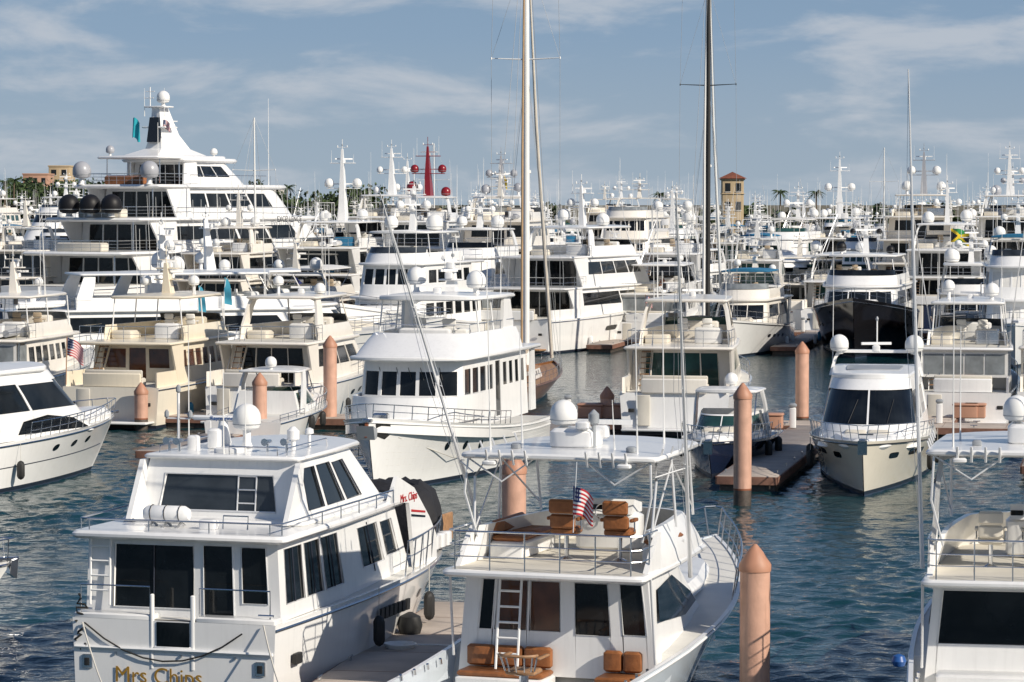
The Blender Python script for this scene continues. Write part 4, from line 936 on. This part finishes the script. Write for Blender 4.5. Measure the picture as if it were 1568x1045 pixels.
# ================================================================== pilings
def piling(px,D,top,r=.34):
    b=Boat('mooring_piling'); P=b.p('piling')
    n=20; rings=[];ms=[]
    for rr,z,m in ((r*.98,-1,'pilingwet'),(r*.99,.25,'pilingwet'),(r,.55,'rust'),(r*1.0,.62,'piling'),(r,top*.5,'piling'),(r,top-.62,'piling'),(r*1.06,top-.60,'pilingcap'),(r*1.08,top-.45,'pilingcap'),(r*.55,top-.18,'pilingcap'),(.04,top,'pilingcap')):
        rings.append([(rr*cos(2*pi*k/n),rr*sin(2*pi*k/n),z) for k in range(n)]); ms.append(m)
    loft(P,rings,ms,cap1=True)
    x,y=WD(px,D); return b.finish(x,y,0)
for px,D,top in ((1158,67,3.75),(1138,113,4.6),(1229,151,4.4),(1163,236,4.5),(505,151,4.7),(397,141,3.4),(787,84,4.4),(1015,245,5.2),(1453,240,5.3),(680,238,4.9),(278,200,4.6),(215,150,2.4),(1268,236,4.4),(860,250,4.4),(600,240,4.5),(930,150,2.2),(950,300,4.4),(1340,300,4.5)):
    piling(px,D,top)
# ================================================================== docks
ga=radians(GA); dv=Vector((sin(ga),cos(ga),0)); nv=Vector((cos(ga),-sin(ga),0))
def dock(name,p0,p1,w,z=.62):
    b=Boat(name); P=b.p('deck'); p0=Vector((*p0,0));p1=Vector((*p1,0)); d=(p1-p0); L=d.length; d.normalize()
    b.L=L
    rbox(P,0,L,-w/2,w/2,z-.16,z,'concrete',.02); 
    rbox(b.p('fascia'),-.05,L+.05,-w/2-.06,-w/2,z-.35,z-.03,'fascia',.01); rbox(b.p('fascia'),-.05,L+.05,w/2,w/2+.06,z-.35,z-.03,'fascia',.01)
    rbox(b.p('fascia'),-.11,-.05,-w/2,w/2,z-.35,z-.03,'fascia',.01)
    rbox(b.p('floats'),.1,L-.1,-w/2+.1,w/2-.1,-.3,z-.17,'pilingwet',.02)
    n=int(L/3)
    for i in range(n):
        xx=(i+.5)*L/n
        for s in(1,-1): tube(b.p('cleats'),[(xx-.17,s*(w/2-.15),z+.1),(xx+.17,s*(w/2-.15),z+.1)],.025,'steel',5); tube(b.p('cleats'),[(xx,s*(w/2-.15),z),(xx,s*(w/2-.15),z+.1)],.03,'steel',5)
        rbox(P,xx-.01+L/n/2,xx+.01+L/n/2,-w/2+.02,w/2-.02,z+.001,z+.004,'fascia',.001)
    a=math.degrees(atan2(d.x,d.y)); b.finish(p0.x,p0.y,a); return b
def dbox(px,D,w=1.3,z=.62,m='dockbox'):
    b=Boat('dock_box'); P=b.p('box'); rbox(P,-.4,.4,-w/2,w/2,0,.62,m,.04); rbox(P,-.45,.45,-w/2-.05,w/2+.05,.6,.74,m,.05); x,y=WD(px,D); b.finish(x,y,GA,z=z)
def pedestal(px,D):
    b=Boat('power_pedestal'); P=b.p('post'); rbox(P,-.15,.15,-.15,.15,0,1.0,'white',.04); rbox(P,-.18,.18,-.18,.18,1.0,1.2,'panel',.06); x,y=WD(px,D); b.finish(x,y,GA,z=.62)
c1=Vector((12.5,147,0)); 
def al(c,s): q=c+nv*s; return (q.x,q.y)
dock('marina_dock',al(c1,-70),al(c1,60),3.2)
c2=Vector((12,254,0)); dock('marina_dock',al(c2,-90),al(c2,70),3.2)
c3=Vector((12,345,0)); dock('marina_dock',al(c3,-100),al(c3,90),3.2)
c4=Vector((12,450,0)); dock('marina_dock',al(c4,-120),al(c4,110),3.2)
def finger(c,s,l,w=1.9,away=False):
    q=c+nv*s; e=q+dv*(l if away else -l)
    q=q+dv*(1.7 if away else -1.7); dock('finger_pier',(e.x,e.y),(q.x,q.y),w)
finger(c1,2.6,29,w=2.4)
for s in (-9.5,-24,-34,14): finger(c1,s,22)
for s in (-6,-18.5,-27,-36,8,17): finger(c1,s,20,away=True)
for s in (-58,-42,-27,-14,0,14,26,38): finger(c2,s,27)
for s in (-50,-36,-20,-6,8,20,32): finger(c2,s,27,away=True)
x0_,y0_=W(560,1045,.62); x1_,y1_=W(728,925,.62); d=Vector((x1_-x0_,y1_-y0_)).normalized()
dock('finger_pier',(x1_,y1_),(x0_-d.x*14,y0_-d.y*14),2.3)
dbox(1177,143,1.4); dbox(1150,141,1.1); dbox(938,150,1.5); dbox(905,150,1.2); dbox(230,152,1.2); dbox(1480,150,1.2); dbox(1495,150,1.)
for px,D in ((1215,143),(1000,147),(870,149),(210,153),(1440,146),(1100,252),(1230,250)): pedestal(px,D)
b=Boat('dock_hose'); b.L=1
hx,hy=W(612,996,.62); tube(b.p('hose'),[(.32*cos(k*.5)*(1+.004*k),.32*sin(k*.5)*(1+.004*k),.03+.0015*k) for k in range(60)]+[(.6,-.8,.02),(.2,-2.2,.02),(-.3,-3.2,.02)],.022,'dome',6); b.finish(hx,hy,GA,z=.62)
# small light-blue banners on poles between the left-hand yachts
for px,D,hh in ((303,175,6.7),(343,178,7.1)):
    b=Boat('feather_banner'); b.L=1; tube(b.p('pole'),[(0,0,-1),(0,0,hh*.85),(0,-.1,hh*.96),(0,-.3,hh)],[.04,.03,.02,.015],'dome',5)
    vs=[];n=12
    for i in range(n+1):
        t=i/n; z=hh*(.76+.22*t); vs+= [(.03*sin(t*9),-.02-.1*max(0,t-.8),z),(.06*sin(t*7+1),-.45*(1-t**4*.6)-.02,z-.1)]
    b.p('banner').add(vs,[(2*i,2*i+1,2*i+3,2*i+2) for i in range(n)],'bannerblue'); b.finish(*WD(px,D),GA,z=0)
# ================================================================== people on dock 2
def person(px,D,rot,shirt='shirt'):
    J=[(0,0,.98),(0,0,1.18),(0,0,1.42),(0,.0,1.52),(0,.01,1.66),(0,.01,1.78),
       (.1,0,.92),(.12,.03,.5),(.12,0,.09),(.13,.13,.04),(-.1,0,.92),(-.12,-.02,.5),(-.12,-.03,.09),(-.13,.1,.04),
       (.19,0,1.42),(.25,-.02,1.14),(.23,.14,.92),(.23,.19,.84),(-.19,0,1.42),(-.25,-.02,1.14),(-.22,.16,1.0),(-.2,.24,.98)]
    E=[(0,1),(1,2),(2,3),(3,4),(4,5),(0,6),(6,7),(7,8),(8,9),(0,10),(10,11),(11,12),(12,13),(2,14),(14,15),(15,16),(16,17),(2,18),(18,19),(19,20),(20,21)]
    Rr=[.15,.13,.15,.06,.10,.08,.10,.065,.045,.04,.10,.065,.045,.04,.065,.05,.035,.03,.065,.05,.035,.03]
    me=bpy.data.meshes.new('body'); me.from_pydata(J,E,[]); o=bpy.data.objects.new('tmpbody',me); COL.objects.link(o)
    sk=o.modifiers.new('s','SKIN'); 
    for i,v in enumerate(me.skin_vertices[0].data): v.radius=(Rr[i],Rr[i]*(.8 if i<3 else 1)); v.use_root=(i==0)
    ss=o.modifiers.new('ss','SUBSURF'); ss.levels=2; ss.render_levels=2
    dg=bpy.context.evaluated_depsgraph_get(); ev=o.evaluated_get(dg); m2=bpy.data.meshes.new_from_object(ev); bpy.data.objects.remove(o)
    ml=['skin',shirt,'shorts','hair','rubber']
    m2.materials.clear()
    for k in ml: m2.materials.append(MATS[k])
    for p in m2.polygons:
        c=p.center; p.use_smooth=True
        p.material_index= 3 if (c.z>1.72 or (c.z>1.6 and c.y<-.03)) else 0 if c.z>1.5 else (1 if (c.z>.98 and abs(c.x)<.26 and not(abs(c.x)>.2 and c.z<1.2)) else 2 if (c.z>.5 and abs(c.x)<.21) else 4 if c.z<.09 else 0)
    o=bpy.data.objects.new('person',m2); COL.objects.link(o); x,y=WD(px,D); o.location=(x,y,.62); o.rotation_euler=(0,0,rot)
person(1196,248,2.6); person(1213,249,1.2,'blue')
# ================================================================== land, trees, buildings
b=Boat('ground'); b.L=1
b.p('ground').add([(-3000,640,1.2),(3000,600,1.2),(3000,9000,2.5),(-3000,9000,2.5),(-3000,638,-1),(3000,598,-1)],[(0,1,2,3),(0,1,5,4)],'land'); b.finish(0,0,90)
def trees():
    rng=np.random.default_rng(4); V=[];Fc=[];M=[]
    def crown(cx,cy,cz,rx,rz,n,sz):
        for i in range(n):
            d=rng.normal(size=3); d/=np.linalg.norm(d); r=rng.uniform(.45,1.05); p=np.array([cx+d[0]*rx*r,cy+d[1]*rx*r,cz+d[2]*rz*r])
            a=rng.normal(size=3); a/=np.linalg.norm(a); c=np.cross(a,rng.normal(size=3)); c/=np.linalg.norm(c); s=sz*rng.uniform(.5,1.2)
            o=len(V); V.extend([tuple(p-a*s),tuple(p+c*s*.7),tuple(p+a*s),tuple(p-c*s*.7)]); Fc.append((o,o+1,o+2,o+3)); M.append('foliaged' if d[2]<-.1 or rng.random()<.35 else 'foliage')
    def px2(px,D): return (px-CX)*D/F
    spec=[]
    for i in range(80): spec.append((rng.uniform(-40,150),rng.uniform(655,720),rng.uniform(10,16)))
    for i in range(45): spec.append((rng.uniform(350,560),rng.uniform(655,720),rng.uniform(10,15)))
    for i in range(150): spec.append((rng.uniform(-300,1900),rng.uniform(650,760),rng.uniform(6,11)))
    P=Part()
    for px,D,h in spec:
        x=px2(px,D); r=h*.35
        tube(P,[(x,D,1),(x+.3,D,h*.55)],[.35,.2],'bark',5)
        for q in range(3): tube(P,[(x+.2,D,h*.4),(x+rng.uniform(-2,2),D+rng.uniform(-1,1),h*.8)],[.15,.05],'bark',4)
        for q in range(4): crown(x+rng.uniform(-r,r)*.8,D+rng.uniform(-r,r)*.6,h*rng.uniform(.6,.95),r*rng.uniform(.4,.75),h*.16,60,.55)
    P.add(V,Fc,M)
    o=bpy.data.objects.new('distant_trees',mkmesh('distant_trees',P.v,P.f,P.m)); COL.objects.link(o)
trees()
def palm(px,D,h,seed):
    R=random.Random(seed); b=Boat('palm_tree'); b.L=1; P=b.p('palm')
    tube(P,[(0,0,0),(.2,.1,h*.5),(.6,0,h)],[.28,.2,.16],'bark',7)
    for i in range(26):
        a=R.uniform(0,2*pi); el=R.uniform(-.3,1.0); l=R.uniform(1.7,2.4); sp=[]
        for k in range(7):
            u=k/6; sp.append(Vector((.6+cos(a)*l*u*cos(el*.6),sin(a)*l*u*cos(el*.6),h+sin(el)*l*u-1.3*u*u)))
        side=Vector((-sin(a),cos(a),0))
        for k in range(1,7):
            for s in(1,-1):
                q=sp[k]; tip=q+side*s*.5*(1.1-k/8)+Vector((cos(a)*.3,sin(a)*.3,-.3)); P.add([tuple(sp[k-1]),tuple(q),tuple(tip)],[(0,1,2)],'foliage' if R.random()<.6 else 'foliaged')
    x,y=WD(px,D); b.finish(x,y,0,z=1.2)
for i,(px,h) in enumerate(((8,14.5),(22,15.),(56,14),(360,13.5),(440,13.5),(1195,12.5),(1010,12),(1250,12.5))): palm(px,650+5*i,h,i)
def building(name,px,D,w,dp,h,m,floors=4,cols=6,roof='flat'):
    b=Boat(name); b.L=1; P=b.p('walls'); rbox(P,-dp/2,dp/2,-w/2,w/2,0,h,m,.05)
    fh=h/floors; cw=w/cols
    for i in range(floors):
        for j in range(cols):
            y=-w/2+cw*(j+.5); rbox(b.p('windows'),-dp/2-.05,-dp/2+.05,y-cw*.25,y+cw*.25,fh*(i+.3),fh*(i+.75),'glass',.01)
            rbox(b.p('sills'),-dp/2-.15,-dp/2,y-cw*.3,y+cw*.3,fh*(i+.25),fh*(i+.29),'stuccow',.01)
    if roof=='hip':
        e=.6; b.p('roof').add([(-dp/2-e,-w/2-e,h),(dp/2+e,-w/2-e,h),(dp/2+e,w/2+e,h),(-dp/2-e,w/2+e,h),(0,0,h+w*.32)],[(0,1,4),(1,2,4),(2,3,4),(3,0,4),(0,1,2,3)],'tile')
        rbox(b.p('walls'),-dp/2-.25,dp/2+.25,-w/2-.25,w/2+.25,h-.35,h-.05,m,.05); rbox(b.p('walls'),-dp/2-.2,dp/2+.2,-w/2-.2,w/2+.2,h-3.2,h-3.0,m,.05)
    else: rbox(b.p('roof'),-dp/2-.2,dp/2+.2,-w/2-.2,w/2+.2,h,h+.4,m,.03)
    x,y=WD(px,D); b.finish(x,y,0,z=1.2)
building('stucco_building',60,860,7,12,18.0,'stucco',5,3); building('stucco_building',96,880,6,12,20.5,'stuccoy',6,2); building('stucco_building',408,900,10,12,14,'stuccow',5,4)
building('stucco_tower',1121,610,4.3,4.3,15.0,'stuccoy',4,2,'hip')
fl=Boat('signal_flag'); fl.L=1; tube(fl.p('flag'),[(0,0,0),(0,0,15)],.03,'dome',5); flag(fl,0,0,14.2,1.8,1.1,'yellow',.5,1,dirx=0,diry=-1); fl.finish(*WD(764,330),0,z=.6)
fl=Boat('national_flag'); fl.L=1; tube(fl.p('flag'),[(0,0,0),(0,0,8.7)],.03,'dome',5); flag(fl,0,0,8.6,2.0,1.2,'jam',.2,1,dirx=0,diry=-1); fl.finish(*WD(1455,260),0,z=.6)
fl=Boat('national_flag'); fl.L=1; tube(fl.p('flag'),[(0,0,0),(.4,0,2.4)],.03,'teak',5); flag(fl,.4,0,2.4,1.4,.9,'us',.4,1,dirx=0,diry=-1); fl.finish(*WD(100,151.5),0,z=2.2)
# ================================================================== water
def water():
    def lines(a,b,s,lo,hi,g=1.12):
        L=list(np.arange(a,b,s)); st=s;x=a
        left=[]
        while x>lo: st*=g; x-=st; left.append(x)
        st=s;x=L[-1]; right=[]
        while x<hi: st*=g; x+=st; right.append(x)
        return np.array(left[::-1]+L+right)
    xs=lines(-30,34,.16,-4000,4000); ys=lines(52,150,.16,-400,9000,1.03)
    X,Y=np.meshgrid(xs,ys)
    rng=np.random.default_rng(2); Z=np.zeros_like(X)
    for i in range(80):
        lam=rng.uniform(.5,1.5) if i<68 else rng.uniform(2.2,5); th=rng.normal(1.0,.85); k=2*pi/lam; ph=rng.uniform(0,2*pi)
        Z+=(.0047*lam**.95 if lam<2 else .0014*lam**.8)*np.sin(k*(X*cos(th)+Y*sin(th))+ph)
    A=.75+.35*np.sin(X*.11+Y*.05+1)*np.sin(Y*.09-X*.04)+.25*np.sin(X*.31-Y*.17)
    fx=np.clip(1-(np.abs(X-2)-32)/12,0,1); fy=np.clip(1-(Y-150)/40,0,1)*np.clip((Y-30)/20,0,1)
    Z*=A*fx*fy
    nx,ny=len(xs),len(ys); co=np.stack([X.ravel(),Y.ravel(),Z.ravel()],1)
    me=bpy.data.meshes.new('water'); idx=np.arange(nx*ny).reshape(ny,nx)
    f=np.stack([idx[:-1,:-1].ravel(),idx[:-1,1:].ravel(),idx[1:,1:].ravel(),idx[1:,:-1].ravel()],1)
    me.vertices.add(len(co)); me.vertices.foreach_set('co',co.ravel()); me.loops.add(f.size); me.loops.foreach_set('vertex_index',f.ravel().astype(np.int32))
    me.polygons.add(len(f)); me.polygons.foreach_set('loop_start',np.arange(0,f.size,4,dtype=np.int32)); me.polygons.foreach_set('use_smooth',np.ones(len(f),dtype=bool)); me.update(calc_edges=True)
    m=bpy.data.materials.new('water'); m.use_nodes=True; nt=m.node_tree; bs=nt.nodes['Principled BSDF']
    bs.inputs['Base Color'].default_value=(.006,.040,.050,1); bs.inputs['Roughness'].default_value=.06; bs.inputs['IOR'].default_value=1.33
    tc=nt.nodes.new('ShaderNodeTexCoord'); L=nt.links
    prev=None
    for sc,st,ds in ((1.9,.8,.10),(6.0,.7,.03)):
        mp=nt.nodes.new('ShaderNodeMapping'); mp.inputs['Scale'].default_value=(sc*.6,sc,1); mp.inputs['Rotation'].default_value=(0,0,.2); L.new(tc.outputs['Object'],mp.inputs['Vector'])
        n=nt.nodes.new('ShaderNodeTexNoise'); n.inputs['Scale'].default_value=1.; n.inputs['Detail'].default_value=3; L.new(mp.outputs['Vector'],n.inputs['Vector'])
        bp=nt.nodes.new('ShaderNodeBump'); bp.inputs['Strength'].default_value=st; bp.inputs['Distance'].default_value=ds; L.new(n.outputs['Fac'],bp.inputs['Height'])
        if prev: L.new(prev.outputs['Normal'],bp.inputs['Normal'])
        prev=bp
    L.new(prev.outputs['Normal'],bs.inputs['Normal'])
    me.materials.append(m); o=bpy.data.objects.new('water',me); COL.objects.link(o)
water()
# ================================================================== world + sun
SE=radians(31); SAZ=radians(127) # azimuth clockwise from +Y
wd=bpy.data.worlds.new('World'); scene.world=wd; wd.use_nodes=True; nt=wd.node_tree; L=nt.links
bg=nt.nodes['Background']; sky=nt.nodes.new('ShaderNodeTexSky'); sky.sky_type='NISHITA'; sky.sun_disc=False; sky.sun_elevation=SE; sky.sun_rotation=SAZ
sky.dust_density=1.0; sky.air_density=1.0; sky.ozone_density=2.0
tc=nt.nodes.new('ShaderNodeTexCoord')
sx=nt.nodes.new('ShaderNodeSeparateXYZ'); L.new(tc.outputs['Generated'],sx.inputs[0])
rp=nt.nodes.new('ShaderNodeValToRGB'); L.new(sx.outputs['Z'],rp.inputs['Fac'])
cr_=rp.color_ramp; cr_.elements[0].position=0; cr_.elements[0].color=(.40,.51,.63,1); cr_.elements[1].position=.5; cr_.elements[1].color=(.05,.12,.29,1)
e=cr_.elements.new(.055); e.color=(.235,.365,.56,1)
e=cr_.elements.new(.16); e.color=(.12,.22,.38,1)
sc=nt.nodes.new('ShaderNodeVectorMath'); sc.operation='SCALE'; sc.inputs['Scale'].default_value=10.5; L.new(rp.outputs['Color'],sc.inputs[0])
m0=nt.nodes.new('ShaderNodeMix'); m0.data_type='RGBA'; m0.inputs[0].default_value=.8; L.new(sky.outputs['Color'],m0.inputs[6]); L.new(sc.outputs['Vector'],m0.inputs[7])
mp=nt.nodes.new('ShaderNodeMapping'); mp.inputs['Scale'].default_value=(8,8,30); mp.inputs['Location'].default_value=(3.4,1,0.2); L.new(tc.outputs['Generated'],mp.inputs['Vector'])
n=nt.nodes.new('ShaderNodeTexNoise'); n.inputs['Scale'].default_value=1.9; n.inputs['Detail'].default_value=9; n.inputs['Roughness'].default_value=.56; n.inputs['Distortion'].default_value=.25; L.new(mp.outputs['Vector'],n.inputs['Vector'])
cr=nt.nodes.new('ShaderNodeMapRange'); cr.inputs['From Min'].default_value=.46; cr.inputs['From Max'].default_value=.68; cr.inputs['To Max'].default_value=.75; cr.interpolation_type='SMOOTHSTEP'; L.new(n.outputs['Fac'],cr.inputs['Value'])
cm=nt.nodes.new('ShaderNodeMapRange'); cm.inputs['From Min'].default_value=.10; cm.inputs['From Max'].default_value=.35; cm.inputs['To Min'].default_value=1; cm.inputs['To Max'].default_value=.35; L.new(sx.outputs['Z'],cm.inputs['Value'])
mu=nt.nodes.new('ShaderNodeMath'); mu.operation='MULTIPLY'; L.new(cr.outputs['Result'],mu.inputs[0]); L.new(cm.outputs['Result'],mu.inputs[1])
mx=nt.nodes.new('ShaderNodeMix'); mx.data_type='RGBA'; L.new(mu.outputs[0],mx.inputs[0]); L.new(m0.outputs[2],mx.inputs[6]); mx.inputs[7].default_value=(6.1,6.5,7.1,1)
L.new(mx.outputs[2],bg.inputs['Color']); bg.inputs['Strength'].default_value=.088
sl=bpy.data.lights.new('sun','SUN'); sl.energy=5.0; sl.angle=radians(.5); sl.color=(1,.91,.78); so=bpy.data.objects.new('sun',sl); COL.objects.link(so)
dirv=Vector((sin(SAZ)*cos(SE),cos(SAZ)*cos(SE),sin(SE))); so.rotation_euler=dirv.to_track_quat('Z','Y').to_euler()
# camera
cam=bpy.data.cameras.new('camera'); cam.sensor_width=36; cam.lens=36*F/1568; cam.clip_end=20000; cam.clip_start=1
co=bpy.data.objects.new('camera',cam); COL.objects.link(co); co.location=(0,0,H); co.rotation_euler=(pi/2-math.atan((522.5-HY)/F),0,0); scene.camera=co
scene.view_settings.view_transform='Standard'; scene.view_settings.look='None'; scene.view_settings.exposure=0
